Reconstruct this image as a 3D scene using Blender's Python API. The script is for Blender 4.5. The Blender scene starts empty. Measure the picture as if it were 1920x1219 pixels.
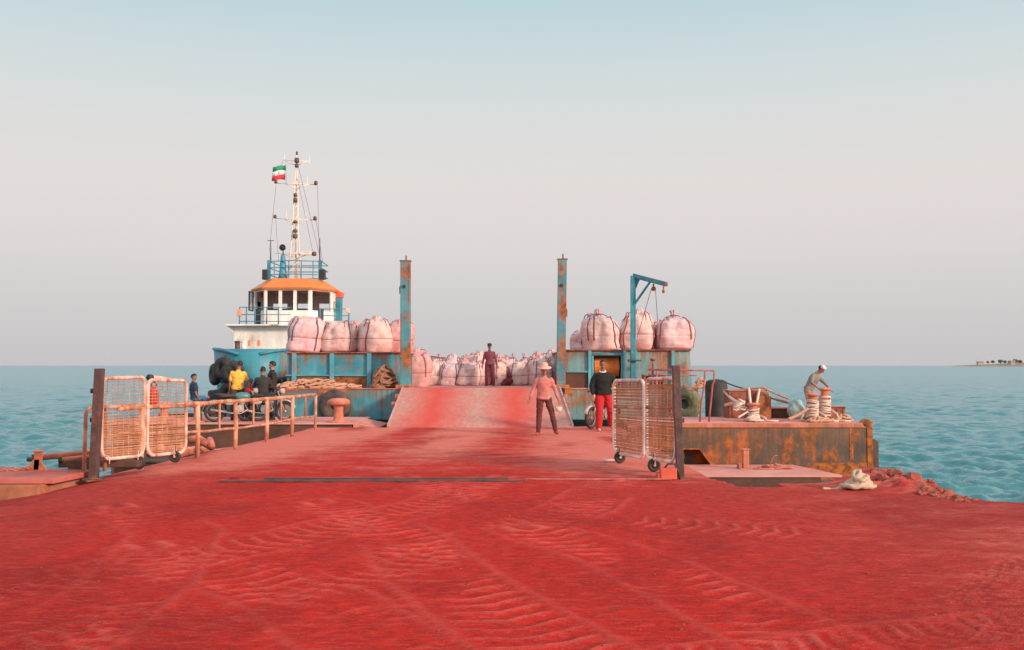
import bpy, bmesh, math, random
import numpy as np
from mathutils import Vector, Matrix, noise as mnoise
R = math.radians
sc = bpy.context.scene
col = sc.collection
random.seed(7)

# ------------------------------------------------------------------ camera
CAMH = 1.75
F = 35/36*1920
PITCH = R(2.316)
cam = bpy.data.cameras.new('camera'); camo = bpy.data.objects.new('camera', cam); col.objects.link(camo)
cam.lens = 35; cam.sensor_width = 36; cam.clip_start = .1; cam.clip_end = 20000
camo.location = (0, 0, CAMH); camo.rotation_euler = (math.pi/2+PITCH, 0, 0)
sc.camera = camo

# ------------------------------------------------------------------ world
SUN_EL, SUN_AZ = 19.0, 128.0          # azimuth clockwise from +Y: low sun behind the camera's right shoulder
world = bpy.data.worlds.new('World'); sc.world = world; world.use_nodes = True
wn, wl = world.node_tree.nodes, world.node_tree.links
wn.clear()
w_out = wn.new('ShaderNodeOutputWorld')
sky = wn.new('ShaderNodeTexSky'); sky.sky_type = 'NISHITA'; sky.sun_disc = False
sky.sun_elevation = R(SUN_EL); sky.sun_rotation = R(SUN_AZ); sky.dust_density = 3.0; sky.air_density = 1.0
tcw = wn.new('ShaderNodeTexCoord'); sep = wn.new('ShaderNodeSeparateXYZ')
ramp = wn.new('ShaderNodeValToRGB')
def s2l(c): return tuple(((v/255)/12.92 if v/255 <= .04045 else ((v/255+.055)/1.055)**2.4) for v in c)
def rampset(r, stops):
    e = r.color_ramp.elements
    while len(e) > len(stops): e.remove(e[-1])
    for i, (p, c) in enumerate(stops):
        if i >= len(e): e.new(p)
        e[i].position = p; e[i].color = (*c[:3], 1)
rampset(ramp, [(0, s2l((197,195,196))), (.045, s2l((206,203,204))), (.11, s2l((220,213,213))), (.175, s2l((226,219,216))),
               (.235, s2l((219,220,219))), (.30, s2l((204,217,220))), (.37, s2l((179,209,217))), (.6, (.40,.56,.66)), (1, (.62,.70,.76))])
bg1 = wn.new('ShaderNodeBackground'); bg1.inputs[1].default_value = .05
bg2 = wn.new('ShaderNodeBackground'); bg2.inputs[1].default_value = 1.08
mixw = wn.new('ShaderNodeMixShader'); mixw.inputs[0].default_value = .92
wl.new(tcw.outputs['Generated'], sep.inputs[0]); wl.new(sep.outputs['Z'], ramp.inputs[0])
wl.new(sky.outputs[0], bg1.inputs[0]); 
# the sky on the sun's side (behind the camera) and overhead is brighter and warmer, as at a low hazy sun
mr = wn.new('ShaderNodeMapRange'); mr.interpolation_type = 'SMOOTHSTEP'
mr.inputs[1].default_value = .50; mr.inputs[2].default_value = -.55; mr.inputs[3].default_value = 0; mr.inputs[4].default_value = 1
wl.new(sep.outputs['Y'], mr.inputs[0])
glow = wn.new('ShaderNodeMix'); glow.data_type = 'RGBA'; glow.blend_type = 'MULTIPLY'; glow.inputs[7].default_value = (1.75, 1.55, 1.45, 1)
wl.new(mr.outputs[0], glow.inputs[0]); wl.new(ramp.outputs[0], glow.inputs[6])
wl.new(glow.outputs[2], bg2.inputs[0]); wl.new(bg1.outputs[0], mixw.inputs[1]); wl.new(bg2.outputs[0], mixw.inputs[2]); wl.new(mixw.outputs[0], w_out.inputs[0])

sun = bpy.data.lights.new('sun', 'SUN'); suno = bpy.data.objects.new('sun', sun); col.objects.link(suno)
sun.energy = 4.2; sun.angle = R(10); sun.color = (1, .78, .58)
sd = Vector((math.sin(R(SUN_AZ))*math.cos(R(SUN_EL)), math.cos(R(SUN_AZ))*math.cos(R(SUN_EL)), math.sin(R(SUN_EL))))
suno.rotation_euler = sd.to_track_quat('Z', 'Y').to_euler()
suno.location = (20, -20, 30)

vs = sc.view_settings
vs.view_transform = 'Standard'; vs.look = 'None'; vs.exposure = 0.0; vs.gamma = 1; vs.use_curve_mapping = False
sc.cycles.max_bounces = 6; sc.cycles.volume_bounces = 0; sc.cycles.use_denoising = True

# ------------------------------------------------------------------ helpers
CP, SP = math.cos(PITCH), math.sin(PITCH)
def at(px, py, Y):
    """the world point on the line of sight of photo pixel (px, py) at distance Y"""
    u = (px-960)/F; v = (609.5-py)/F
    d = (u, CP-v*SP, SP+v*CP)
    k = Y/d[1]
    return Vector((d[0]*k, Y, CAMH+d[2]*k))

class MB:
    def __init__(s): s.v = []; s.f = []
    def add(s, vs, fs):
        o = len(s.v); s.v += [tuple(v) for v in vs]; s.f += [tuple(i+o for i in f) for f in fs]; return s
    def box(s, c, d, rot=None):
        x, y, z = d[0]/2, d[1]/2, d[2]/2; c = Vector(c)
        vs = [Vector((a*x, b*y, e*z)) for e in (-1, 1) for b in (-1, 1) for a in (-1, 1)]
        if rot is not None: vs = [rot @ v for v in vs]
        return s.add([c+v for v in vs], [(0,2,3,1),(4,5,7,6),(0,1,5,4),(2,6,7,3),(0,4,6,2),(1,3,7,5)])
    def box2(s, a, b):
        return s.box([(a[i]+b[i])/2 for i in range(3)], [abs(b[i]-a[i]) for i in range(3)])
    def ring(s, c, ax, r, n, up=None):
        ax = Vector(ax).normalized()
        if up is None: up = Vector((0,0,1)) if abs(ax.z) < .9 else Vector((0,1,0))
        a = up.cross(ax).normalized(); b = ax.cross(a)
        return [Vector(c)+a*(r*math.cos(2*math.pi*i/n))+b*(r*math.sin(2*math.pi*i/n)) for i in range(n)]
    def loft(s, rings, cap=True, closed=False):
        n = len(rings[0]); vs = [v for r in rings for v in r]; fs = []
        m = len(rings)
        for j in range(m if closed else m-1):
            k = (j+1) % m
            for i in range(n):
                fs.append((j*n+i, j*n+(i+1) % n, k*n+(i+1) % n, k*n+i))
        if cap and not closed:
            fs.append(tuple(range(n))[::-1]); fs.append(tuple((m-1)*n+i for i in range(n)))
        return s.add(vs, fs)
    def cyl(s, p0, p1, r0, r1=None, n=12):
        p0, p1 = Vector(p0), Vector(p1); r1 = r0 if r1 is None else r1
        return s.loft([s.ring(p0, p1-p0, r0, n), s.ring(p1, p1-p0, r1, n)])
    def tube(s, pts, r, n=8, closed=False):
        pts = [Vector(p) for p in pts]; m = len(pts); rs = r if isinstance(r, (list, tuple)) else [r]*m
        rings = []; up = None
        for i, p in enumerate(pts):
            if closed: t = pts[(i+1) % m]-pts[i-1]
            else: t = pts[min(i+1, m-1)]-pts[max(i-1, 0)]
            if t.length < 1e-9: t = Vector((0,0,1))
            t.normalize()
            if up is None: up = Vector((0,0,1)) if abs(t.z) < .9 else Vector((0,1,0))
            up = (up-t*up.dot(t))
            if up.length < 1e-6: up = t.orthogonal()
            up.normalize()
            rings.append(s.ring(p, t, rs[i], n, up))
        return s.loft(rings, True, closed)
    def chain(s, pts, rs, n=12):
        """tapered limb with rounded ends"""
        pts = [Vector(p) for p in pts]
        d0 = (pts[0]-pts[1]).normalized(); d1 = (pts[-1]-pts[-2]).normalized()
        P = [pts[0]+d0*rs[0]*.97, pts[0]+d0*rs[0]*.75]+pts+[pts[-1]+d1*rs[-1]*.75, pts[-1]+d1*rs[-1]*.97]
        Q = [rs[0]*.2, rs[0]*.66]+list(rs)+[rs[-1]*.66, rs[-1]*.2]
        return s.tube(P, Q, n)
    def torus(s, c, ax, R_, r, n=28, m=10, sy=1.0):
        ax = Vector(ax).normalized(); up = Vector((0,0,1)) if abs(ax.z) < .9 else Vector((0,1,0))
        a = up.cross(ax).normalized(); b = ax.cross(a); c = Vector(c); rings = []
        for i in range(n):
            t = 2*math.pi*i/n; d = a*math.cos(t)+b*math.sin(t)
            rings.append([c+d*(R_+r*math.cos(2*math.pi*k/m))+ax*(r*sy*math.sin(2*math.pi*k/m)) for k in range(m)])
        return s.loft(rings, False, True)
    def lathe(s, prof, o=(0,0,0), ax=(0,0,1), n=20):
        o = Vector(o); ax = Vector(ax).normalized()
        return s.loft([s.ring(o+ax*z, ax, max(r, 1e-4), n) for r, z in prof])
    def ell(s, c, r, n=14, rot=None):
        c = Vector(c); rings = []
        m = max(6, n//2+1)
        for j in range(m+1):
            t = math.pi*(j+.02*(1 if j == 0 else -1 if j == m else 0))/m
            ring_ = [Vector((r[0]*math.sin(t)*math.cos(2*math.pi*i/n), r[1]*math.sin(t)*math.sin(2*math.pi*i/n), -r[2]*math.cos(t))) for i in range(n)]
            if rot is not None: ring_ = [rot @ v for v in ring_]
            rings.append([c+v for v in ring_])
        return s.loft(rings)
    def prism(s, poly, ext):
        ext = Vector(ext); poly = [Vector(p) for p in poly]
        return s.loft([poly, [p+ext for p in poly]])
    def build(s, name, m, parent=None, smooth=False, bevel=0, remesh=0, smoothmod=0, loc=None):
        me = bpy.data.meshes.new(name); 
        vs = s.v if loc is None else [tuple(Vector(v)-Vector(loc)) for v in s.v]
        me.from_pydata(vs, [], s.f); me.validate()
        bm = bmesh.new(); bm.from_mesh(me); bmesh.ops.recalc_face_normals(bm, faces=bm.faces); bm.to_mesh(me); bm.free()
        me.materials.append(m)
        if smooth: me.polygons.foreach_set('use_smooth', [True]*len(me.polygons))
        o = bpy.data.objects.new(name, me); col.objects.link(o)
        if loc is not None: o.location = loc
        if parent is not None: o.parent = parent
        if bevel:
            b = o.modifiers.new('b', 'BEVEL'); b.width = bevel; b.segments = 2; b.limit_method = 'ANGLE'
        if remesh:
            b = o.modifiers.new('r', 'REMESH'); b.mode = 'VOXEL'; b.voxel_size = remesh; b.use_smooth_shade = True
            b = o.modifiers.new('s', 'SMOOTH'); b.factor = .5; b.iterations = max(1, smoothmod)
        return o

def tag(o, label=None, cat=None, group=None, kind=None):
    if label: o['label'] = label
    if cat: o['category'] = cat
    if group: o['group'] = group
    if kind: o['kind'] = kind
    return o
def thing(name, loc, label, cat, group=None, rz=0):
    o = bpy.data.objects.new(name, None); col.objects.link(o); o.location = loc; o.rotation_euler = (0, 0, rz)
    o.empty_display_size = .2
    return tag(o, label, cat, group)
KIDS = {}
def kids(o): return [c for c in bpy.data.objects if c.parent == o]
def dup(o, loc=None, rz=None, label=None, scale=None, parent=None):
    c = o.copy(); col.objects.link(c)
    if parent is not None: c.parent = parent
    if loc is not None: c.location = loc
    if rz is not None: c.rotation_euler = (0, 0, rz)
    if scale is not None: c.scale = scale if hasattr(scale, '__len__') else (scale,)*3
    if label: c['label'] = label
    for k in kids(o): dup(k, parent=c)
    return c

# numpy value noise
_rng = np.random.default_rng(5); _tab = _rng.random((256, 256))
def vnoise(x, y):
    xi = np.floor(x).astype(int); yi = np.floor(y).astype(int); fx = x-xi; fy = y-yi
    fx = fx*fx*(3-2*fx); fy = fy*fy*(3-2*fy)
    g = lambda a, b: _tab[a % 256, b % 256]
    return (g(xi, yi)*(1-fx)+g(xi+1, yi)*fx)*(1-fy)+(g(xi, yi+1)*(1-fx)+g(xi+1, yi+1)*fx)*fy
def fbm(x, y, o=4):
    r = 0; a = .5; 
    for i in range(o): r = r+a*vnoise(x*2**i+17*i, y*2**i+31*i); a *= .5
    return r/(1-.5**o)
def smooth(a, b, x): t = np.clip((x-a)/(b-a), 0, 1); return t*t*(3-2*t)

# ------------------------------------------------------------------ materials
MATS = {}
class NT:
    def __init__(s, name):
        s.m = bpy.data.materials.new(name); s.m.use_nodes = True; s.t = s.m.node_tree; s.n = s.t.nodes
        s.n.clear(); s.out = s.n.new('ShaderNodeOutputMaterial'); s.p = s.n.new('ShaderNodeBsdfPrincipled')
        s.t.links.new(s.p.outputs[0], s.out.inputs[0])
        s.tc = s.n.new('ShaderNodeTexCoord')
    def link(s, a, b): s.t.links.new(a, b)
    def map(s, scale, src='Object'):
        m = s.n.new('ShaderNodeMapping'); m.inputs['Scale'].default_value = scale if hasattr(scale, '__len__') else (scale,)*3
        s.link(s.tc.outputs[src], m.inputs[0]); return m.outputs[0]
    def noise(s, scale, detail=6, rough=.6, vec=None, dist=0):
        n = s.n.new('ShaderNodeTexNoise'); n.inputs['Scale'].default_value = 1.0 if hasattr(scale, '__len__') else scale
        n.inputs['Detail'].default_value = detail; n.inputs['Roughness'].default_value = rough; n.inputs['Distortion'].default_value = dist
        s.link(vec if vec is not None else (s.map(scale) if hasattr(scale, '__len__') else s.tc.outputs['Object']), n.inputs['Vector'])
        return n.outputs[0]
    def ramp(s, x, stops):
        r = s.n.new('ShaderNodeValToRGB'); rampset(r, [(p, c if hasattr(c, '__len__') else (c,)*3) for p, c in stops]); s.link(x, r.inputs[0]); return r.outputs[0]
    def mix(s, f, a, b, mode='MIX'):
        m = s.n.new('ShaderNodeMix'); m.data_type = 'RGBA'; m.blend_type = mode
        for sock, v in ((m.inputs[0], f), (m.inputs[6], a), (m.inputs[7], b)):
            if hasattr(v, 'is_output'): s.link(v, sock)
            elif hasattr(v, '__len__'): sock.default_value = (*v[:3], 1)
            else: sock.default_value = v
        return m.outputs[2]
    def math(s, op, a, b=0.0, c=None):
        m = s.n.new('ShaderNodeMath'); m.operation = op
        for i, v in enumerate((a, b) if c is None else (a, b, c)):
            if hasattr(v, 'is_output'): s.link(v, m.inputs[i])
            else: m.inputs[i].default_value = v
        return m.outputs[0]
    def bump(s, h, strength=.3, dist=.02):
        b = s.n.new('ShaderNodeBump'); b.inputs['Strength'].default_value = strength; b.inputs['Distance'].default_value = dist
        s.link(h, b.inputs['Height']); s.link(b.outputs[0], s.p.inputs['Normal'])
    def set(s, **k):
        for n, v in k.items():
            sock = s.p.inputs[n.replace('_', ' ')]
            if hasattr(v, 'is_output'): s.link(v, sock)
            elif hasattr(v, '__len__'): sock.default_value = (*v[:3], 1)
            else: sock.default_value = v
        return s
RUST_O, RUST_D, PINK = (.42, .12, .025), (.10, .035, .018), (.62, .22, .19)
def weathered(name, base, rust=.35, dust=.0, rough=.6, scale=1.2, alt=None, streak=(5, 5, .45), rust_a=RUST_O, rust_b=RUST_D, soft=.10, metal=0, runs=0):
    t = NT(name)
    big = t.noise(scale, 7, .62); st = t.noise(streak, 5, .6); fine = t.noise(scale*14, 5, .7)
    alt = alt or tuple(min(1, c*1.35+.02) for c in base)
    basec = t.mix(t.ramp(t.noise(scale*.7, 5, .6), [(.35, 0), (.62, 1)]), tuple(c*.8 for c in base), alt)
    basec = t.mix(t.ramp(st, [(.4, 0), (.75, .5)]), basec, tuple(c*.55+.03 for c in base))
    mask = t.math('ADD', t.math('MULTIPLY', big, .5), t.math('ADD', t.math('MULTIPLY', st, .38), t.math('MULTIPLY', fine, .12)))
    th = .63-.30*rust
    f = t.ramp(mask, [(th-soft*.5, 0), (th+soft*.5, 1)])
    rc = t.mix(t.ramp(t.noise(scale*4, 6, .7), [(.38, 0), (.62, 1)]), rust_b, rust_a)
    c = t.mix(f, basec, rc)
    if runs:
        sz = t.n.new('ShaderNodeSeparateXYZ'); t.link(t.tc.outputs['Generated'], sz.inputs[0])
        rs = t.noise((11, 11, .22), 4, .6); top = t.ramp(sz.outputs['Z'], [(.55, 0), (1, 1)])
        rm = t.ramp(t.math('ADD', t.math('MULTIPLY', top, .34), rs), [(.68, 0), (.86, 1)])
        c = t.mix(t.math('MULTIPLY', rm, runs), c, (.20, .10, .045)); bt = t.noise((7, 7, .3), 4, .6)
        c = t.mix(t.math('MULTIPLY', t.ramp(bt, [(.56, 0), (.72, 1)]), runs*.25), c, tuple(min(1, v*.6+.28) for v in base))
    if dust > 0:
        g = t.n.new('ShaderNodeNewGeometry'); sx = t.n.new('ShaderNodeSeparateXYZ'); t.link(g.outputs['Normal'], sx.inputs[0])
        up = t.ramp(sx.outputs['Z'], [(.35, 0), (.9, 1)])
        d = t.math('MULTIPLY', t.math('ADD', t.math('MULTIPLY', up, .85), .18), t.ramp(t.noise(scale*2.2, 5, .6), [(.55-.5*dust, 0), (.85-.5*dust, 1)]))
        c = t.mix(d, c, PINK)
    t.set(Base_Color=c, Roughness=t.math('ADD', t.math('MULTIPLY', f, .25), rough), Metallic=metal)
    t.bump(t.math('ADD', t.math('ADD', mask, t.math('MULTIPLY', fine, .5)), t.math('MULTIPLY', t.noise(scale*1.6, 2, .5), 2.5)), .45, .02)
    MATS[name] = t.m; return t.m
def plain(name, base, rough=.7, var=.25, scale=8, metal=0, dustc=None, dustf=.3, bump=.2, weave=False):
    t = NT(name)
    c = t.mix(t.ramp(t.noise(scale, 5, .65), [(.3, 0), (.7, 1)]), tuple(v*(1-var) for v in base), tuple(min(1, v*(1+var)) for v in base))
    if dustc: c = t.mix(t.math('MULTIPLY', t.ramp(t.noise(scale*.45, 5, .65), [(.38, 0), (.68, 1)]), dustf), c, dustc)
    t.set(Base_Color=c, Roughness=rough, Metallic=metal)
    t.bump(t.noise(scale*5, 4, .6), bump, .01)
    MATS[name] = t.m; return t.m

M_blue = weathered('blue paint', (.008, .22, .32), .28, .25, .5, 1.1, alt=(.018, .36, .46), runs=.85)
M_blue_pale = weathered('faded blue paint', (.06, .28, .33), .34, .3, .55, 1.0, alt=(.20, .40, .40), runs=.8)
M_blue_post = weathered('blue post paint', (.035, .22, .29), .40, .1, .5, 1.4, alt=(.08, .29, .35), streak=(7, 7, .35))
M_blue_rib = weathered('light blue frame paint', (.06, .30, .39), .12, .1, .5, 1.6)
M_crane = weathered('bright blue crane paint', (.008, .19, .26), .06, .05, .45, 2)
M_tugblue = weathered('tug hull blue', (.012, .18, .27), .13, .05, .5, .35, alt=(.04, .26, .34))
M_tugpipe = weathered('tug rail blue', (.03, .19, .27), .06, .0, .5, 1)
M_white = weathered('tug white paint', (.80, .74, .70), .10, .05, .5, .8, alt=(.86, .80, .76), streak=(3, 3, .5), rust_a=(.55, .25, .12))
M_mast = plain('mast cream paint', (.80, .66, .56), .5, .12, 3)
M_orange = weathered('orange roof paint', (.80, .20, .035), -.1, .0, .5, .6, alt=(.82, .25, .06))
M_orangered = plain('orange red paint', (.74, .11, .05), .5, .15, 3)
M_dark = plain('dark metal', (.022, .022, .025), .6, .3, 6)
M_rubber = plain('black rubber', (.022, .022, .023), .75, .35, 5, dustc=(.25, .14, .12), dustf=.18)
M_rubber_worn = plain('worn rubber', (.045, .043, .042), .8, .35, 5, dustc=(.30, .12, .08), dustf=.4)
M_post = weathered('dark brown post steel', (.055, .028, .028), .30, .15, .7, 2.5, rust_a=(.16, .06, .04), rust_b=(.05, .022, .018))
M_frame = weathered('pale gate tube', (.70, .50, .42), .30, .35, .6, 3, rust_a=(.45, .17, .09), rust_b=(.30, .10, .06))
M_frame_white = weathered('white gate tube', (.72, .60, .56), .20, .35, .6, 3, rust_a=(.45, .2, .13), rust_b=(.32, .12, .09))
M_wire = weathered('rusty gate wire', (.40, .17, .09), .40, .3, .8, 6, rust_a=(.45, .16, .05), rust_b=(.22, .08, .05))
M_wire_pale = weathered('pale rusty gate wire', (.50, .30, .22), .40, .3, .8, 6, rust_a=(.45, .2, .08), rust_b=(.25, .1, .06))
M_rail = weathered('pink dusted handrail', (.60, .31, .20), .46, .35, .75, 2.5, rust_a=(.44, .16, .06), rust_b=(.26, .09, .05))
M_redrail = weathered('dull red rail', (.34, .07, .07), .25, .4, .7, 3, rust_a=(.3, .08, .05))
M_rust = weathered('orange rust steel', (.34, .13, .05), .62, .45, .85, 1.0, rust_a=(.48, .15, .03), rust_b=(.12, .045, .03))
M_rustbox = weathered('brown rust steel', (.22, .075, .045), .55, .5, .85, 2.0, rust_a=(.36, .11, .04), rust_b=(.08, .03, .022))
M_block = weathered('black hull with rust', (.060, .038, .028), .30, .1, .8, .9, alt=(.12, .075, .05), rust_a=(.42, .11, .024), rust_b=(.13, .055, .025), streak=(4.5, 4.5, .6), soft=.07, runs=.5)
M_blockrust = weathered('orange rust hull', (.17, .06, .03), .72, .1, .85, 1.3, rust_a=(.50, .135, .024), rust_b=(.12, .04, .02), streak=(5, 5, .7), soft=.12)
M_rim = weathered('rust rim', (.46, .16, .10), .5, .6, .85, 1.6, rust_a=(.46, .15, .06), rust_b=(.26, .09, .06))
M_under = plain('dark brown wet steel', (.06, .030, .022), .8, .5, 2, dustc=(.2, .07, .04), dustf=.6)
M_pinkdeck = plain('pink dusted steel deck', (.60, .22, .19), .9, .16, 1.5, dustc=(.70, .34, .30), dustf=.7)
M_bollard = weathered('dusty orange bollard', (.55, .19, .11), .45, .6, .8, 3, rust_a=(.5, .17, .06), rust_b=(.35, .11, .07))
M_scrap = weathered('red brown scrap', (.40, .11, .08), .5, .7, .9, 4)
M_rope = plain('tan rope', (.52, .30, .19), .95, .3, 18, dustc=(.50, .17, .13), dustf=.55, bump=.6)
M_rope_brown = plain('brown rope', (.27, .13, .08), .95, .4, 18, dustc=(.42, .17, .11), dustf=.5, bump=.6)
M_rope_pale = plain('pale rope', (.68, .54, .46), .95, .2, 18, dustc=(.62, .30, .26), dustf=.5, bump=.6)
M_rope_cream = plain('cream rope', (.48, .38, .27), .95, .2, 18, dustc=(.62, .30, .26), dustf=.35, bump=.6)
M_steelgrey = plain('dark grey steel', (.05, .04, .042), .5, .3, 4, dustc=(.45, .1, .08), dustf=.35)
M_chrome = plain('worn chrome', (.38, .35, .33), .5, .3, 6, metal=.6, dustc=(.42, .17, .13), dustf=.5)
M_skin = plain('brown skin', (.24, .11, .07), .55, .12, 14, bump=.05)
M_skin_red = plain('red dusted skin', (.33, .12, .085), .65, .2, 14, dustc=(.5, .1, .08), dustf=.4, bump=.05)
M_hair = plain('black hair', (.012, .010, .010), .6, .3, 30)
M_eye = plain('dark eye', (.02, .015, .012), .3, .1, 30)
M_lip = plain('lip', (.20, .07, .06), .6, .1, 30)
def cloth(name, c, dust=None, f=.4): return plain(name, c, .9, .2, 10, dustc=dust, dustf=f, bump=.35)
M_mortar = None
M_infill = weathered('rusty mesh slats', (.46, .20, .11), .40, .4, .85, 5, rust_a=(.55, .24, .09), rust_b=(.30, .12, .06))
M_infill_pale = weathered('pale rusty mesh slats', (.56, .30, .19), .34, .4, .85, 4, alt=(.60, .38, .28), rust_a=(.60, .27, .10), rust_b=(.34, .19, .12))
M_lamp = plain('brown lamp housing', (.10, .06, .045), .6, .3, 6)
M_reddust = plain('red dusted concrete top', (.36, .07, .055), .95, .40, 2.2, dustc=(.58, .20, .17), dustf=.5, bump=.5)

# ------------------------------------------------------------------ ground
def np_mesh(name, V, Fq, m, smooth_=True, colr=None):
    me = bpy.data.meshes.new(name); n = len(V)
    me.vertices.add(n); me.vertices.foreach_set('co', V.astype(np.float32).ravel())
    k = len(Fq); me.loops.add(4*k); me.polygons.add(k)
    me.loops.foreach_set('vertex_index', Fq.astype(np.int32).ravel())
    me.polygons.foreach_set('loop_start', np.arange(0, 4*k, 4, dtype=np.int32))
    me.polygons.foreach_set('use_smooth', np.ones(k, dtype=bool) if smooth_ else np.zeros(k, dtype=bool))
    me.update(calc_edges=True); me.validate()
    if colr is not None:
        a = me.color_attributes.new('powder', 'FLOAT_COLOR', 'POINT'); a.data.foreach_set('color', colr.astype(np.float32).ravel())
    me.materials.append(m)
    o = bpy.data.objects.new(name, me); col.objects.link(o); return o
def quads(nr, nc):
    i = np.arange(nr-1)[:, None]*nc+np.arange(nc-1)[None, :]
    return np.stack([i, i+1, i+nc+1, i+nc], -1).reshape(-1, 4)

EDGE = [(-60, 14.3), (-7.2, 14.35), (-7.08, 15.7), (-6.95, 17.3), (-6.5, 19.6), (-5.75, 24), (-5.6, 28.15), (1.55, 28.15), (1.65, 28.7), (3.05, 28.7), (3.07, 15.45), (3.2, 15.1), (3.30, 14.45), (3.88, 14.4),
        (3.93, 14.85), (4.6, 15.0), (5.55, 15.5), (5.85, 15.35), (5.95, 14.3), (6.08, 13.0), (6.7, 12.75), (9, 12.5), (60, 11)]
xs = np.concatenate([np.linspace(-60, -9.5, 30), np.arange(-9.4, 9.4, .045), np.linspace(9.5, 60, 30)])
for e in (1.55, 1.65, 3.05, 3.07, -7.08, -7.2, 3.88, 3.93): xs = np.append(xs, e)
xs = np.unique(np.round(xs, 4))
ys = np.concatenate([np.arange(-12, 3.9, .5), np.arange(4, 16.3, .04), np.arange(16.4, 29, .14)])
GX, GY = np.meshgrid(xs, ys)
ex = np.array([e[0] for e in EDGE]); ey = np.array([e[1] for e in EDGE])
ymax = np.interp(xs, ex, ey)+.10*(fbm(xs*2.3, xs*0+3, 4)-.5)*((xs > 3.1) | (xs < -7.25))
YM = np.broadcast_to(ymax[None, :], GX.shape)
over = GY >= YM
Yc = np.minimum(GY, YM)
def seg_track(X, Y, pts, half, dens, seed):
    """tyre track along a polyline: returns (mask, phase) for cleat marks"""
    best = np.full(X.shape, 1e9); ph = np.zeros(X.shape); acc = 0
    for (x0, y0), (x1, y1) in zip(pts[:-1], pts[1:]):
        L = math.hypot(x1-x0, y1-y0); tx, ty = (x1-x0)/L, (y1-y0)/L
        s_ = np.clip((X-x0)*tx+(Y-y0)*ty, 0, L); d = np.hypot(X-x0-s_*tx, Y-y0-s_*ty)
        side = (X-x0)*ty-(Y-y0)*tx
        b = d < best; best = np.where(b, d, best); ph = np.where(b, acc+s_+np.abs(side)*.35, ph); acc += L
    w = 1-smooth(half*.75, half*1.1, best)
    br = smooth(.30, .50, fbm(X*.9+seed, Y*.9+seed*2, 3))
    global EDGE_R
    EDGE_R = np.exp(-((best-half*1.12)/.045)**2)*smooth(.34, .5, fbm(X*.6+seed*3, Y*.6, 3))
    return w*br, ph*dens
def arc(cx, cy, r, a0, a1, n=14): return [(cx+r*math.cos(R(a0+(a1-a0)*i/n)), cy+r*math.sin(R(a0+(a1-a0)*i/n))) for i in range(n+1)]
def ground_z(X, Y):
    z = .05*(fbm(X*.35+9, Y*.35, 4)-.5)+.018*(fbm(X*1.6, Y*1.6+4, 4)-.5)
    z += .016*(fbm(X*2.6+2, Y*3.6, 3)-.5)+.015*(fbm(X*9+2, Y*11.0, 2)-.5)
    road = smooth(14.8, 15.8, Y)
    z *= 1-.75*road
    tr = 0; wb_ = np.zeros(X.shape); zt = np.zeros(X.shape)
    for pts, hw, dn, sd_ in (
        ([(-2.4, 12.6), (-1.55, 11.0), (-1.0, 9.8), (-.55, 8.2), (.1, 6.6), (.8, 5)], .42, 4.4, 3),
        ([(.2, 10.6), (1.0, 9.2), (1.5, 7.6), (1.9, 6.0), (2.1, 4.5)], .40, 4.2, 7),
        ([(-3.4, 9.6), (-2.5, 8.6), (-1.5, 7.5), (-.9, 6.4), (-.2, 5)], .42, 4.6, 11),
        ([(-4.8, 12.3), (-3.5, 10.5), (-3.0, 8), (-2.9, 5.0)], .40, 4.4, 19),
        ([(-.2, 15.5), (-1.0, 12.5), (-2.2, 10.2), (-3.9, 8), (-5.6, 5.8)], .42, 4.3, 41), ([(1.7, 15.5), (.8, 12.2), (-.5, 9.6), (-2.2, 7.2), (-3.6, 5.0)], .42, 4.3, 47),
        ([(-1.6, 15.5), (-.7, 13.2), (1.2, 11.3), (4.2, 9.8), (8, 9)], .38, 4.8, 53), (arc(6.5, 6.2, 3.2, 100, 230), .30, 6.5, 23),
        ([(4.0, 7.0), (1.6, 6.1), (0, 5.7)], .3, 6.5, 29)):
        w, ph = seg_track(X, Y, pts, hw, dn, sd_)
        zt = np.where(w > wb_, w*(.021*np.maximum(0, np.sin(2*math.pi*ph))**2-.007), zt); zt = zt+.012*EDGE_R; wb_ = np.maximum(w, wb_); tr = np.maximum(tr, .38*EDGE_R); tr = np.maximum(tr, w*np.maximum(0, np.sin(2*math.pi*ph))**4)
    z = z+zt
    # left: ground sinks in front of the concrete kerb
    dip = smooth(-5.6, -8.2, X)*smooth(11.2, 13.6, Y)
    z = z-.26*dip
    # right: rubble bank at the corner
    bank = smooth(4.6, 5.4, X)*smooth(13.2, 14.6, Y)*(1-smooth(6.2, 7, X))
    z = z+bank*(.05+.34*(fbm(X*3.1+5, Y*2.6, 4)-.32))
    return z, tr
Z, TR = ground_z(GX, Yc)
Z = np.where(over & ~np.vstack([np.zeros((1, over.shape[1]), bool), over[:-1]]), Z, np.where(over, -2.6, Z))
over2 = np.vstack([np.zeros((2, over.shape[1]), bool), over[:-2]])
V = np.stack([GX, Yc, Z], -1).reshape(-1, 3)
Fq = quads(*GX.shape)
keep = ~(over2.ravel()[Fq[:, 0]] & over2.ravel()[Fq[:, 1]])
Fq = Fq[keep]
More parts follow.
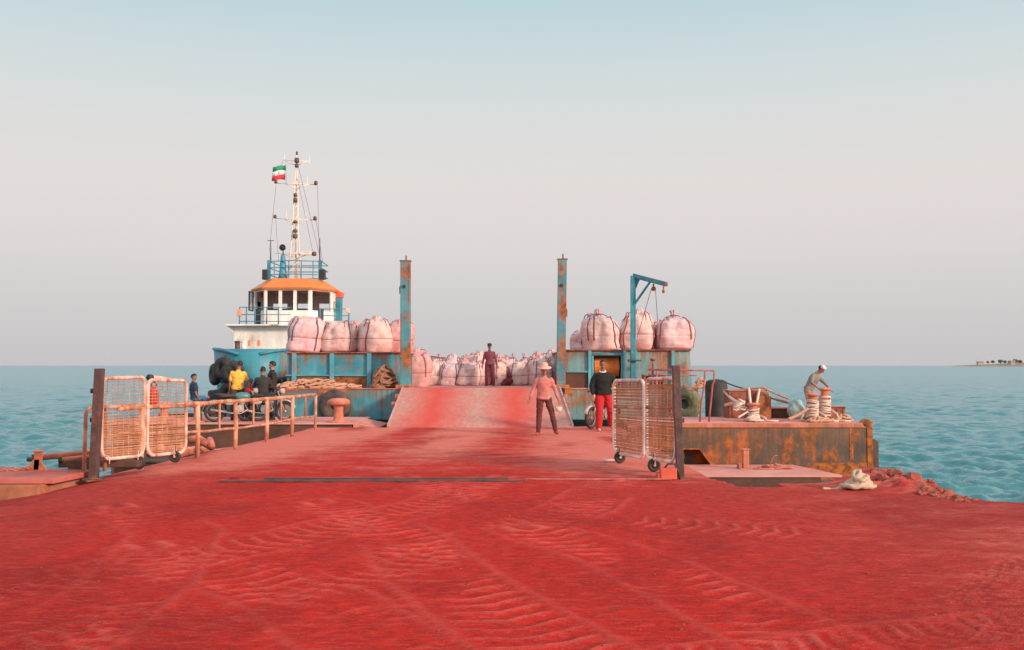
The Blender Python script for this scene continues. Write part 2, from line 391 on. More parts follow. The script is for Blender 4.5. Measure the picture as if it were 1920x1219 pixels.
# powder (deep red ore dust) and pale (compacted pink dust) layers as they lie on the ground
nz = fbm(GX*.45+3, Yc*.22, 5); n2 = fbm(GX*1.3, Yc*.5+8, 5)
gauss = lambda x, c, w: np.exp(-((x-c)/w)**2)
road = smooth(13.6, 18, Yc)
cl = np.interp(Yc, [15, 21, 28], [-3.7, -2.95, -2.45]); cr = np.interp(Yc, [15, 21, 28], [-.4, -.1, .05]); wl_ = np.interp(Yc, [15, 21, 28], [1.6, 1.05, .62])
lanes = gauss(GX, cl, wl_)+gauss(GX, cr, wl_*.9)+.5*gauss(GX, -1.6, .9)*(1-smooth(15, 22, Yc))
lanes = np.clip(lanes*(.55+.9*nz), 0, 1)
pw_road = lanes*np.interp(Yc, [15, 20, 28], [1, .75, .6])
cen = np.interp(Yc, [4, 10, 15], [-1.8, -1.3, -1.4]); wid = np.interp(Yc, [4, 10, 15], [5.0, 3.6, 2.6])
pw_near = np.clip(.18+gauss(GX, cen, wid)*1.0+.55*(nz-.5)+.35*(n2-.5), 0, 1)
powder = pw_near*(1-road)+pw_road*road
pale = np.clip(road*(1-lanes)*smooth(.25, .7, n2*.6+.4*nz+.15)+.30*road*lanes+.35*(1-road)*smooth(2.0, 5.5, GX+1.5*(n2-.5)), 0, 1)
vignette_ore = np.clip((smooth(-1.8, -5.0, GX+1.6*(nz-.5))*smooth(10.5, 6, Yc)+smooth(1.8, 4.6, GX+2*(n2-.5))*smooth(9.5, 5.5, Yc))*(.55+.8*fbm(GX*.8+5, Yc*.7, 4))+.55*smooth(.52, .66, fbm(GX*.55+31, Yc*.5+7, 4))*(1-road), 0, 1)  # vignette painted into the near left and right ground, plus random dark ore patches
colr = np.stack([powder, pale, np.clip(TR, 0, 1), vignette_ore], -1).reshape(-1, 4)

t = NT('red ore ground'); at_ = t.n.new('ShaderNodeAttribute'); at_.attribute_name = 'powder'
sp = t.n.new('ShaderNodeSeparateColor'); t.link(at_.outputs['Color'], sp.inputs[0])
A, B, C_, D = (.60, .023, .015), (.48, .046, .037), (.76, .215, .165), (.26, .014, .013)
na = t.noise((1.3, 2.2, 1), 8, .65); nb = t.noise((6, 11, 3), 6, .7); nc = t.noise((30, 42, 30), 4, .7)
pf = t.math('ADD', sp.outputs[0], t.math('MULTIPLY', t.math('SUBTRACT', na, .5), .9))
c = t.mix(t.ramp(pf, [(.2, 0), (.75, 1)]), B, A)
c = t.mix(t.math('MULTIPLY', t.ramp(nb, [(.42, 0), (.62, 1)]), .60), c, D)
palef = t.math('ADD', sp.outputs[1], t.math('ADD', t.math('MULTIPLY', t.math('SUBTRACT', nb, .5), 1.3), t.math('MULTIPLY', t.math('SUBTRACT', na, .5), 1.5)))
c = t.mix(t.ramp(palef, [(.22, 0), (.85, .92)]), c, C_)
c = t.mix(t.math('MULTIPLY', sp.outputs[2], .8), c, (.70, .13, .11))
c = t.mix(t.math('MULTIPLY', at_.outputs['Alpha'], .80), c, D)  # alpha darkens towards D: painted vignette and scattered dark ore
c = t.mix(t.math('MULTIPLY', t.ramp(nc, [(.56, 0), (.68, 1)]), .40), c, (.64, .11, .09))
c = t.mix(t.math('MULTIPLY', t.ramp(nc, [(.32, 1), (.42, 0)]), .45), c, D)
c = t.mix(t.math('MULTIPLY', t.ramp(t.noise((2.2, 9, 2), 5, .6), [(.56, 0), (.68, 1)]), .35), c, (.64, .10, .085))
st2 = t.noise((7, 26, 7), 5, .65); c = t.mix(t.math('MULTIPLY', t.ramp(st2, [(.54, 0), (.66, 1)]), .42), c, (.64, .10, .085)); c = t.mix(t.math('MULTIPLY', t.ramp(st2, [(.34, 1), (.46, 0)]), .38), c, D)
t.set(Base_Color=c, Roughness=.95); t.p.inputs['Specular IOR Level'].default_value = .15
t.bump(t.math('ADD', t.math('MULTIPLY', nb, 1.0), t.math('ADD', t.math('MULTIPLY', nc, .7), t.math('MULTIPLY', t.noise((75, 90, 75), 3, .7), .35))), .8, .035)
M_ground = t.m
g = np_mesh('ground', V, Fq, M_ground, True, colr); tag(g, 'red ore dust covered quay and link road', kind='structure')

# ------------------------------------------------------------------ sea
WZ = -1.45
yr = [-120, -40, -5, 4]; y_ = 9.0
while y_ < 9000: yr.append(y_); y_ *= 1.0052 if y_ < 240 else (1.01 if y_ < 700 else 1.08)
yr = np.array(yr)
u = np.linspace(-1, 1, 620)
W = np.maximum(26, yr*.72+9); W[:4] = 200
WX = u[None, :]*W[:, None]; WY = np.broadcast_to(yr[:, None], WX.shape).copy()
wz = np.zeros_like(WX); rg = np.random.default_rng(3)
for k in range(36):
    lam = .42*1.07**k; ang = rg.normal(R(248), .55); amp = .0145*lam**.34*rg.uniform(.6, 1.3); kx, ky = 2*math.pi/lam*math.cos(ang), 2*math.pi/lam*math.sin(ang)
    sp_ = np.maximum(np.gradient(yr)[:, None], (W/310)[:, None]); fade = 1-smooth(.15, .5, sp_/lam)
    ph = kx*WX+ky*WY+rg.uniform(0, 6.28)+1.5*vnoise(WX/9+k, WY/9)
    wz += fade*amp*(np.sin(ph)+.25*np.cos(2*ph))
gust = .55+.9*fbm(WX/14, WY/22, 3)
wz *= gust
V = np.stack([WX, WY, WZ+wz], -1).reshape(-1, 3)
t = NT('sea water')
t.set(Roughness=.06, IOR=1.33)
t.p.inputs['Specular IOR Level'].default_value = .5
h1 = t.noise((1.5, 1.9, 1), 5, .6); h2 = t.noise((.16, .45, 1), 4, .55)
seac = t.mix(t.ramp(h2, [(.35, 0), (.65, 1)]), (.052, .182, .203), (.068, .215, .235))
t.bump(t.math('ADD', h1, t.math('MULTIPLY', h2, 1.2)), .5, .12)
t.n.remove(t.p.inputs['Normal'].links[0].from_node); bm_ = t.n.new('ShaderNodeBump'); bm_.inputs['Strength'].default_value = .5; bm_.inputs['Distance'].default_value = .14
t.link(t.math('ADD', h1, t.math('MULTIPLY', h2, 1.2)), bm_.inputs['Height'])
df = t.n.new('ShaderNodeBsdfDiffuse'); gs = t.n.new('ShaderNodeBsdfGlossy'); gs.inputs['Roughness'].default_value = .12; gs.inputs['Color'].default_value = (.80, .95, 1, 1)
fr = t.n.new('ShaderNodeFresnel'); fr.inputs['IOR'].default_value = 1.33; ms2 = t.n.new('ShaderNodeMixShader')
t.link(seac, df.inputs['Color'])
for nd in (df, gs, fr): t.link(bm_.outputs[0], nd.inputs['Normal'])
t.link(t.math('MINIMUM', fr.outputs[0], .66), ms2.inputs[0]); t.link(df.outputs[0], ms2.inputs[1]); t.link(gs.outputs[0], ms2.inputs[2]); t.link(ms2.outputs[0], t.out.inputs[0]); t.n.remove(t.p)
sea = np_mesh('water', V, quads(*WX.shape), t.m, True); tag(sea, 'teal rippled sea', kind='structure')

# far headland on the right
hx = np.linspace(0, 1, 120); V = []; 
hd = 2600
for j, dy in enumerate((0, 40, 160, 400)):
    for q in hx:
        X = (1785-960)/F*(hd+dy)+q*900; base = [-2, 3, 8.5, 9][j]*min(1, q*4.5+.04)*(0.65+.7*float(fbm(np.array([q*22.0]), np.array([j*3.3]), 4)[0]))
        V.append((X, hd+dy, -2 if j == 0 else base))
M_land = plain('distant sandy land', (.26, .19, .155), .95, .3, .02)
M_veg = plain('distant scrub', (.06, .085, .05), .95, .4, .05)
hl = np_mesh('headland', np.array(V), quads(4, 120), M_land, True); tag(hl, 'low sandy headland on the horizon', kind='structure')
def inst_leaf(bm, c, r, n):
    for _ in range(n):
        d = Vector((random.gauss(0, 1), random.gauss(0, 1), random.gauss(0, .8))); d = d/max(d.length, 1e-3)*random.random()**.4
        p = Vector(c)+Vector((d.x*r[0], d.y*r[1], d.z*r[2])); s_ = r[0]*.3
        a = Vector((random.uniform(-1, 1), random.uniform(-1, 1), random.uniform(-1, 1)))*s_; b = a.orthogonal().normalized()*s_
        bm.add([p-a, p+b, p+a, p-b], [(0, 1, 2, 3)])
spots = [(1852, 7), (1862, 9), (1876, 11), (1884, 9), (1893, 8), (1904, 12), (1913, 10)]
sides = ['leftmost', 'second from the left', 'third from the left', 'middle', 'third from the right', 'second from the right', 'rightmost']
for (px, h), sd_ in zip(spots, sides):
    p = at(px, 685, hd+90); x = p.x; zb = 6
    e = thing('tree', (x, hd+90, zb), 'dark hazy tree on the far headland, '+sd_+' of the clump', 'tree', 'trees on the far headland')
    b = MB(); inst_leaf(b, (0, 0, h*.6), (h*.55, h*.5, h*.42), 130); b.build('crown', M_veg, e)
    MB().cyl((0, 0, -3), (0, 0, h*.6), .5, .25, 6).build('trunk', M_land, e)
for px, w_, h, lb in ((1838, 16, 7, 'pale low house left of the trees on the far headland'), (1898, 12, 9, 'pale taller house among the trees on the far headland')):
    p = at(px, 685, hd+60); e = thing('house', (p.x, hd+60, 5), lb, 'house')
    b = MB(); b.box((0, 0, h/2-1), (w_, 9, h+2)); b.box((0, 0, h+.3), (w_+.8, 9.8, .6)); b.build('wall', plain('distant plaster', (.36, .28, .24), .9, .1, .1), e)
    for k in (-1, 0, 1): MB().box((k*w_*.28, -4.5, h*.55), (1.8, .3, 2)).build('window', M_dark, e)

# ------------------------------------------------------------------ left concrete kerb and things on it
M_conc = weathered('ochre stained concrete', (.30, .12, .075), .35, .2, .9, 1.1, rust_a=(.42, .13, .055), rust_b=(.15, .05, .035), streak=(2, 2, 1.2))
def pink_top_slab(b, poly, z0, z1): b.prism([(x, y, z0) for x, y in poly], (0, 0, z1-z0))
e = thing('concrete_kerb', (-10, 15, 0), 'weathered concrete quay kerb with stained front face at the left water edge', 'kerb')
o_ = Vector((10, -15, 0))
b = MB(); pink_top_slab(b, [(-16, 14.35), (-6.9, 14.6), (-6.7, 16.1), (-8.4, 16.5), (-16, 16.3)], -1.9, .0)
ob = b.build('concrete_body', M_conc, e, bevel=.02); ob.location = o_
b = MB(); pink_top_slab(b, [(-16, 14.5), (-6.75, 14.75), (-6.62, 15.9), (-8.4, 16.4), (-16, 16.15)], .004, .085)
ob = b.build('top_plate', M_reddust, e, bevel=.01); ob.location = o_

def post_box(b, p0, p1, w, d):
    p0, p1 = Vector(p0), Vector(p1); b.loft([[p+Vector((sx*w/2, sy*d/2, 0)) for sx, sy in ((-1,-1),(1,-1),(1,1),(-1,1))] for p in (p0, p1)])
p = at(70, 880, 15.9)
e = thing('mooring_post', (p.x, p.y, .085), 'short rusty square post by the chain on the left kerb', 'post')
b = MB(); post_box(b, (0, 0, 0), (.02, 0, .29), .10, .10); b.box((0.01, 0, .30), (.125, .125, .03)); b.build('shaft', M_scrap, e, bevel=.01)
b = MB(); b.prism([(-.16, -.05, 0), (.17, -.05, 0), (.05, -.05, .17), (-.05, -.05, .17)], (0, .03, 0)); b.build('gusset', M_scrap, e)
b = MB(); b.tube([(-.16, 0, .17), (-.05, 0, .17)], .035, 8); b.build('pin', M_dark, e)
# chain
b = MB(); q0, q1 = at(0, 880, 15.6), at(58, 872, 15.8); n = 17
q0 = Vector((q0.x-.4, q0.y, .10)); q1 = Vector((q1.x, q1.y, .14))
for i in range(n):
    pp = q0.lerp(q1, (i+.5)/n)+Vector((0, .02*math.sin(i), -.02*math.sin(math.pi*i/n))); d = (q1-q0).normalized()
    ax = Vector((0, 0, 1)) if i % 2 else Vector((0, 1, 0)); side = d.cross(ax).normalized()
    pts = [pp+d*(.042*math.cos(a))+side*(.022*math.sin(a)) for a in [2*math.pi*k/10 for k in range(10)]]
    b.tube(pts, .008, 6, True)
tag(b.build('chain', M_scrap, None, True, loc=q0), 'rusty chain lying along the left kerb to the short post', 'chain')
# two pipes
for (x0, y0, Y0), (x1, y1, Y1), rr, lb in (((62, 859, 16.5), (178, 848, 16.9), .052, 'upper long rusty pipe lying behind the short post'), ((112, 863, 16.3), (182, 856, 16.5), .045, 'lower rusty pipe with dark open end under the longer pipe')):
    a_, c_ = at(x0, y0, Y0), at(x1, y1, Y1); c_ = c_+(c_-a_)*.35
    e = thing('pipe', a_, lb, 'pipe', 'pipes at the left edge')
    b = MB(); b.cyl((0, 0, 0), c_-a_, rr, rr, 16); b.build('pipe_wall', M_scrap, e, True)
    d = (c_-a_).normalized(); b = MB(); b.cyl(-d*.02, d*.03, rr*1.15, rr*1.15, 16); b.build('end_collar', M_dark, e, True)
a_ = at(126, 869, 16.4); b = MB(); b.box((0, 0, 0), (1.3, .22, .11)); b.box((-.3, 0, -.09), (.4, .2, .09))
tag(b.build('timber_block', M_under, None, bevel=.015, loc=(0, 0, 0)), 'dark soaked timber block below the pipes', 'timber').location = a_+Vector((.55, 0, 0))

# ------------------------------------------------------------------ gates
def rrect(u0, u1, z0, z1, r, k=6, rb=None):
    rb = rb or r; pts = []
    for cx, cz, a0, rr in ((u1-r, z1-r, 0, r), (u0+r, z1-r, 90, r), (u0+rb, z0+rb, 180, rb), (u1-rb, z0+rb, 270, rb)):
        for i in range(k+1):
            a = R(a0+90*i/k); pts.append((cx+rr*math.cos(a), cz+rr*math.sin(a)))
    return pts
def castor(parent, p, u, w, r):
    e = MB(); p = Vector(p)
    e.torus(p, u, r*.72, r*.28, 22, 10); e.cyl(p-u*r*.16, p+u*r*.16, r*.6, r*.6, 18)
    tyre = e.build('wheel', M_rubber, parent, True)
    b = MB(); b.cyl(p-u*r*.32, p+u*r*.32, r*.18, r*.18, 10)
    for s_ in (-1, 1): b.tube([p+u*(s_*r*.34), p+u*(s_*r*.30)+Vector((0, 0, r*1.2)), p+Vector((0, 0, r*1.75))+u*(s_*r*.1)], r*.10, 6)
    b.build('wheel_fork', M_frame, tyre)
def gate(label, hinge, far, panels, M_f, M_w, hdir, lower=None, M_in=None):
    hinge, far = Vector(hinge), Vector(far)
    e = thing('gate', hinge, label, 'gate', 'folded gates of the quay')
    u = (far-hinge); L = u.length; u.normalize(); w = Vector((0, 0, 1)).cross(u).normalized()
    def P(a, z, off=0): return u*a+Vector((0, 0, z))+w*off
    for (a0, a1, z0a, z0b, z1a, z1b, wheel) in panels:
        def Q(a, z, off=0):
            k = (a-a0)/(a1-a0); zz = (z0a+(z0b-z0a)*k)*(1-z)+(z1a+(z1b-z1a)*k)*z; return P(a, zz, off)
        hgt = z1a-z0a
        fr = MB(); pts = rrect(a0+.03, a1-.03, 0, 1, .12); pts = [( a0+.03+(a1-a0-.06)*((x-a0-.03)/(a1-a0-.06)), z) for x, z in pts]
        rp = []
        for x, z in rrect(a0+.03, a1-.03, 0, hgt, .13, 6, .2): rp.append(Q(x, z/hgt))
        fr.tube(rp, .031, 10, True)
        frame = fr.build('gate_panel', M_f, e, True)
        b = MB(); b.tube([Q(a0+.03, .64), Q(a1-.03, .64)], .026, 8); b.build('cross_bar', M_rail, frame, True)
        b = MB(); nh = 24
        for i in range(1, nh): b.tube([Q(a0+.03, i/nh), Q(a1-.03, i/nh)], .0058 if lower < .7 else .0075, 5)
        nv = 8
        for i in range(1, nv):
            aa = a0+.03+(a1-a0-.06)*i/nv; b.tube([Q(aa, .015, .006), Q(aa, .985, .006)], .0052 if lower < .7 else .007, 5)
        b.build('wire_mesh', M_w, frame)
        if lower:
            b = MB(); z_ = lower; rng = random.Random(len(label)+int(a0*10)); yv = .03
            while yv < z_:
                th = rng.uniform(.012, .024) if lower < .7 else rng.uniform(.008, .017)
                b.box(Q((a0+a1)/2, yv, .012), (.004, a1-a0-.10, hgt*th)) if False else b.prism([Q(a0+.05, yv, .012), Q(a1-.05, yv+rng.uniform(-.004, .004), .012), Q(a1-.05, yv+th, .012), Q(a0+.05, yv+th, .012)], w*.004)
                yv += th+(rng.uniform(.006, .014) if lower < .7 else rng.uniform(.006, .013))
            b.build('infill_slats', M_in, frame)
        if wheel is not None:
            wa, wr = wheel; zb = Q(wa, 0).z
            castor(e, u*wa+Vector((0, 0, wr)), u, w, wr)
            b = MB(); b.tube([Q(wa, .0), u*wa+Vector((0, 0, wr*2.75))], .018, 6); b.build('wheel_stem', M_steelgrey, e)
    for zz in (.35, .9, 1.35):
        b = MB(); b.box(u*.02+Vector((0, 0, zz)), (.14, .10, .07), Matrix.Rotation(math.atan2(u.y, u.x), 3, 'Z')); b.cyl(u*.02+Vector((0, 0, zz-.06)), u*.02+Vector((0, 0, zz+.06)), .03, .03, 10)
        b.build('hinge', M_dark, e)
    return e, P
def gatepost(label, base, top, w, M_, extras=True):
    base, top = Vector(base), Vector(top)
    e = thing('gate_post', base, label, 'post', 'gate posts of the quay')
    d = top-base; b = MB(); b.loft([[Vector((sx*w/2, sy*w/2, 0))+d*k for sx, sy in ((-1,-1),(1,-1),(1,1),(-1,1))] for k in (0, .5, 1)]); b.build('post_shaft', M_, e, bevel=.008)
    b = MB(); b.box((0, 0, .012), (w*2.1, w*2.1, .024)); b.build('base_plate', M_, e)
    return e
HL, HR = Vector((-6.50, 15.55, 0)), Vector((2.60, 15.45, 0))
pt = at(187, 691, 15.5)
gatepost('dark brown leaning steel gate post at the left gate', HL+Vector((0, 0, -.02)), (pt.x, 15.5, pt.z), .125, M_post)
pt = at(1268, 685, 15.4)
gatepost('dark rusty steel gate post at the right gate', HR+Vector((0, 0, -.02)), (pt.x, 15.45, pt.z), .115, M_post)
gl, PL = gate('left folding gate with two peach framed wire panels on black castors', HL, (-5.98, 18.35, 0),
   [(.16, 1.45, .27, .22, 1.545, 1.55, (1.28, .115)), (1.49, 2.86, .21, .16, 1.50, 1.47, (2.45, .11))], M_frame, M_wire_pale, 1, lower=.50, M_in=M_infill)
gr, PR = gate('right folding gate with two whitish framed wire panels on black castors', HR, (1.83, 18.2, 0),
   [(.13, 1.33, .24, .20, 1.55, 1.52, (1.0, .115)), (1.37, 2.80, .19, .17, 1.50, 1.47, (2.50, .11))], M_frame_white, M_wire_pale, -1, lower=.93, M_in=M_infill)
# latch pipe on the left gate and red can hung in it
b = MB(); a_ = at(281, 708, 17.2); c_ = at(317, 712, 17.9); b.cyl((0, 0, 0), c_-a_, .045, .045, 14)
o = b.build('latch_pipe', M_frame, gl, True); o.location = a_-Vector(gl.location)
b = MB(); d = (c_-a_).normalized(); b.cyl(-d*.03, d*.05, .055, .055, 14); o2 = b.build('latch_cap', M_dark, o, True)
a_ = at(288, 742, 18.6); e = thing('jerry_can', a_, 'bright red plastic can hanging behind the left gate mesh', 'can')
M_redcan = plain('red plastic', (.62, .03, .015), .45, .1, 5)
b = MB(); b.lathe([(.05, -.21), (.085, -.19), (.095, -.1), (.09, .05), (.075, .12), (.04, .15), (.035, .19)], n=16); b.build('can_body', M_redcan, e, True)
b = MB(); b.torus((0, 0, .2), (0, 1, 0), .05, .012, 16, 8); b.build('can_handle', M_dark, e, True)
# bent pipe frame left of the post
e = thing('pipe_stand', (-6.72, 15.85, .05), 'bent rusty pipe stand behind the left gate post', 'stand')
b = MB(); hgt = at(176, 764, 15.85).z-.05
b.tube([(-.06, 0, 0), (-.045, 0, hgt-.12), (-.03, .02, hgt-.04), (.02, .06, hgt), (.10, .15, hgt), (.16, .2, hgt-.04), (.18, .22, hgt-.12), (.18, .22, 0)], .032, 10); b.build('bent_pipe', M_rail, e, True)
b = MB(); b.tube([(-.05, .0, .35), (.18, .22, .35)], .02, 8); b.build('tie_bar', M_rail, e, True)
a_ = at(200, 857, 15.75)
b = MB(); b.tube([(-.03, 0, .01), (.035, 0, .01), (.045, 0, -.01), (.045, 0, -.11)], .008, 6); tag(b.build('hook_bolt', M_frame_white, None, True), 'small pale bent hook bolt at the foot of the left gate', 'hook').location = a_

# ------------------------------------------------------------------ railing along the left road edge
posts = [(250, 892, 17.0), (372, 858, 18.9), (443, 842, 20.9), (502, 830, 22.7), (549, 820, 24.4), (592, 806, 27.0)]
pb = [Vector((-6.27, 16.9, 0)), Vector((-5.95, 18.9, 0)), Vector((-5.80, 20.95, 0)), Vector((-5.60, 22.8, 0)), Vector((-5.42, 24.6, 0)), Vector((-5.36, 27.2, 0))]
tops = [at(222, 764, 16.9).z, at(372, 757, 18.9).z, at(443, 752, 20.95).z, at(502, 748, 22.8).z, at(549, 744, 24.6).z, at(592, 740, 27.2).z]
mids = [at(222, 812, 16.9).z, at(372, 810, 18.9).z, at(443, 803, 20.95).z, at(502, 796, 22.8).z, at(549, 786, 24.6).z, at(592, 780, 27.2).z]
e = thing('railing', (-5.9, 20, 0), 'bent pink dusted pipe railing along the left side of the road', 'railing'); eo = Vector(e.location)
for i, q in enumerate(pb):
    b = MB(); b.tube([q-eo, q+Vector((.01, 0, tops[i]*.5))-eo, q+Vector((random.uniform(-.02, .02), 0, tops[i]))-eo], .045 if i < 5 else .038, 10); b.build('post', M_rail, e, True)
tp = [q+Vector((0, 0, h)) for q, h in zip(pb, tops)]; tp = [tp[0]+(tp[0]-tp[1])*.35]+tp
mp = [q+Vector((0, 0, h)) for q, h in zip(pb, mids)]; mp = [mp[0]+(mp[0]-mp[1])*.35]+mp
def densify(pts, n=4, j=.008):
    o = []
    for a_, c_ in zip(pts[:-1], pts[1:]):
        for k in range(n): o.append(a_.lerp(c_, k/n)+Vector((0, 0, random.uniform(-j, j))))
    return o+[pts[-1]]
b = MB(); b.tube([q-eo for q in densify(tp)], .042, 10); b.build('top_rail', M_rail, e, True)
b = MB(); b.tube([q-eo for q in densify(mp)], .026, 8); b.build('lower_rail', M_rail, e, True)
for i in range(1, 5):
    k = .55; tpp = tp[i+1].lerp(tp[i+2], k) if i+2 < len(tp) else None
    if tpp is None: continue
    mpp = mp[i+1].lerp(mp[i+2], k)
    b = MB(); b.tube([tpp-eo, mpp-eo], .024, 8); b.build('baluster', M_rail, e, True)

# ------------------------------------------------------------------ rope helper
def rope_heap(b, c, rx, ry, rz, n, r, rng, pts=26):
    """a heap of loose coils"""
    c = Vector(c)
    for k in range(n):
        ang = rng.uniform(0, 6.28); ea, eb = rng.uniform(.35, .8), rng.uniform(.3, .7); h = rng.random()**1.3
        off = Vector((rng.uniform(-.4, .4)*rx, rng.uniform(-.4, .4)*ry, 0)); P_ = []
        tl = rng.uniform(-.25, .25); tl2 = rng.uniform(-.25, .25)
        for i in range(pts):
            a = 2*math.pi*i/pts; x = math.cos(a)*ea*rx*(1-.35*h); y = math.sin(a)*eb*ry*(1-.35*h)
            X_ = x*math.cos(ang*.15)-y*math.sin(ang*.15); Y_ = x*math.sin(ang*.15)+y*math.cos(ang*.15)
            X_ = max(-rx, min(rx, off.x+X_)); Y_ = max(-ry, min(ry, off.y+Y_))
            d = min(1, math.hypot(X_/rx, Y_/ry)); top = rz*(1-d*d*.85)
            z = r+h*top+tl*X_*.3+tl2*Y_*.3+rng.uniform(-.3, .3)*r
            P_.append(c+Vector((X_, Y_, max(r*.6, z))))
        b.tube(P_, r, 6, True)
def sag(p0, p1, s, n=14, wob=0, rng=random): 
    p0, p1 = Vector(p0), Vector(p1)
    return [p0.lerp(p1, i/n)+Vector((rng.uniform(-wob, wob), 0, -s*4*(i/n)*(1-i/n)+rng.uniform(-wob, wob))) for i in range(n+1)]

# ------------------------------------------------------------------ left pontoon
PZ = .11
e = thing('pontoon', (-7.7, 28.3, 0), 'low steel pontoon with pink dusted deck left of the road, under the motorcycles', 'pontoon'); eo = Vector(e.location)
b = MB(); b.box2((-11.35+7.7, 0, -1.6), (-4.55+7.7, 3.4, PZ-.04)); b.build('hull_side', M_under, e, bevel=.02)
b = MB(); b.box2((-11.4+7.7, -.05, PZ-.038), (-4.5+7.7, 3.45, PZ)); b.build('deck_plate', M_pinkdeck, e, bevel=.012)
b = MB(); b.prism([(-4.5+7.7, .0, PZ-.005), (-3.85+7.7, .2, PZ-.16), (-3.85+7.7, .2, PZ-.24), (-4.5+7.7, 0, PZ-.34)], (0, 2.6, 0)); b.build('bevel_plate', M_rim, e)
b = MB(); b.box2((-11.2+7.7, 3.47, PZ), (-9.9+7.7, 3.3, PZ+.12)); b.build('coaming', M_under, e, bevel=.01)

def bollard(loc, s, label, m=M_bollard, group='mushroom bollards'):
    e = thing('bollard', loc, label, 'bollard', group)
    b = MB(); b.lathe([(.30*s, 0), (.30*s, .03*s), (.16*s, .035*s), (.13*s, .10*s), (.115*s, .28*s), (.125*s, .40*s), (.17*s, .44*s)], n=20); b.build('stem', m, e, True, bevel=.006)
    b = MB(); b.lathe([(.14*s, .43*s), (.27*s, .45*s), (.30*s, .50*s), (.27*s, .57*s), (.16*s, .61*s), (.02*s, .62*s)], n=22); b.build('cap', m, e, True)
    return e
q = at(635, 784, 28.9); bollard((q.x, 28.9, PZ), 1.12, 'mushroom bollard in front of the tyre on the barge, right end of the left pontoon')
q = at(308, 784, 29.2); bollard((q.x, 29.2, PZ), .95, 'mushroom bollard seen through the left gate mesh')
q = at(371, 784, 29.0); bo = bollard((q.x, 29.0, PZ), .98, 'mushroom bollard the boy in the navy shirt sits on')

# rusty scrap and pipes between the railing and the pontoon
e0 = at(395, 836, 20.3)
b = MB(); rng = random.Random(4)
for k in range(7):
    p0 = Vector((rng.uniform(-.4, .4), rng.uniform(-.5, .5), rng.uniform(-.05, .25))); d = Vector((rng.uniform(-.5, .5), rng.uniform(-.5, .5), rng.uniform(-.1, .2)))
    b.tube([p0, p0+d*.5+Vector((0, 0, rng.uniform(0, .1))), p0+d], rng.uniform(.04, .09), 9)
tag(b.build('scrap_heap', M_scrap, None, True, loc=None), 'heap of bent rusty scrap behind the railing', 'scrap').location = (-6.65, 20.6, -.08)
b = MB(); b.cyl((0, 0, 0), (1.95, 6.2, -.02), .10, .10, 14); o = tag(b.build('water_pipe', M_scrap, None, True), 'long rusty pipe lying behind the railing beside the road', 'pipe'); o.location = (-6.9, 20.2, -.16)
b = MB(); b.box((0, 0, -.8), (1.3, 3.0, 1.6)); b.box((0, 0, .02), (1.36, 3.05, .04)); o = tag(b.build('concrete_footing', M_under, None, bevel=.02), 'dark concrete footing under the scrap heap', 'footing'); o.location = (-6.95, 20.6, -.12)

# ------------------------------------------------------------------ right block (linkspan pontoon)
BX0, BX1, BY0, BY1, BZ = 3.25, 10.08, 28.0, 31.2, .13
e = thing('pontoon', (6.6, 28, 0), 'rusty black steel pontoon block with a pink dusted deck right of the gate', 'pontoon'); eo = Vector(e.location)
def L(p): return Vector(p)-eo
hz = [at(1285, 880, 28).z, at(1313, 843, 28).z]
xa, xb, xc = BX0, at(1313, 843, 28).x, at(1340, 880, 28).x
b = MB()
zt, zb, zo = BZ-.13, -1.9, at(1285, 843, 28).z
zs = at(1285, 882, 28).z
# front face with a slanted opening at its left end
b.prism([L((BX0, BY0, zt)), L((BX0, BY0, zo)), L((xb, BY0, zo)), L((xc, BY0, zs)), L((xc, BY0, zb)), L((BX1, BY0, zb)), L((BX1, BY0, zt))], (0, .5, 0))
b.box2(L((BX0+.02, BY0+.502, zb)), L((BX1-.01, BY1, zt)))
b.box2(L((BX0+.004, BY0+.01, zb)), L((xc-.005, BY0+.5, zs-.02)))
b.build('hull_side', M_block, e)
b = MB(); b.prism([L((xb-.02, BY0-.012, zo)), L((xb+.05, BY0-.012, zo)), L((xc+.07, BY0-.012, zs)), L((xc, BY0-.012, zs))], (0, .3, 0)); b.box2(L((BX0, BY0-.012, zo)), L((xb-.02, BY0+.3, zo+.04))); b.build('opening_frame', M_blockrust, e)
b = MB(); b.box2(L((BX0-.03, BY0-.03, BZ-.13)), L((BX1+.03, BY0+.22, BZ-.004))); b.build('rim', M_rim, e, bevel=.02)
b = MB(); b.box2(L((BX0, BY0-.02, BZ-.003)), L((BX1-.25, BY1, BZ+.012))); b.build('deck_plate', M_pinkdeck, e, bevel=.004)
# rust scabs: plates on the right corner
b = MB(); b.box2(L((BX1-1.85, BY0-.006, -1.9)), L((BX1-.14, BY0-.0, -.98))); b.build('corner_plate', M_blockrust, e)
b = MB(); b.box2(L((BX1-.13, BY0-.02, -1.9)), L((BX1+.02, BY0+.02, zt-.003))); b.box2(L((BX1-.62, BY0-.008, -.9)), L((BX1-.52, BY0+.0, zt-.003))); b.build('corner_angle', M_blockrust, e)
b = MB(); b.box2(L((BX0+.05, BY0-.008, zo+.05)), L((BX0+1.35, BY0, zt-.003))); b.build('patch_plate', M_blockrust, e)
b = MB(); b.ell(L((BX1-.12, BY0+.1, BZ-.02)), (.2, .18, .14), 12); b.build('corner_casting', M_blockrust, e, True)
fz0, fz1 = at(1640, 892, 28.4).z, at(1640, 822, 28.4).z
b = MB(); b.prism([L((BX1+.005, 28.2, fz0-.6)), L((BX1+.005, 28.2, fz1+.05)), L((BX1+.27, 28.2, fz1-.06)), L((BX1+.27, 28.2, fz0-.6))], (0, 2.3, 0)); b.build('rubber_fender', M_rubber_worn, e, bevel=.02)
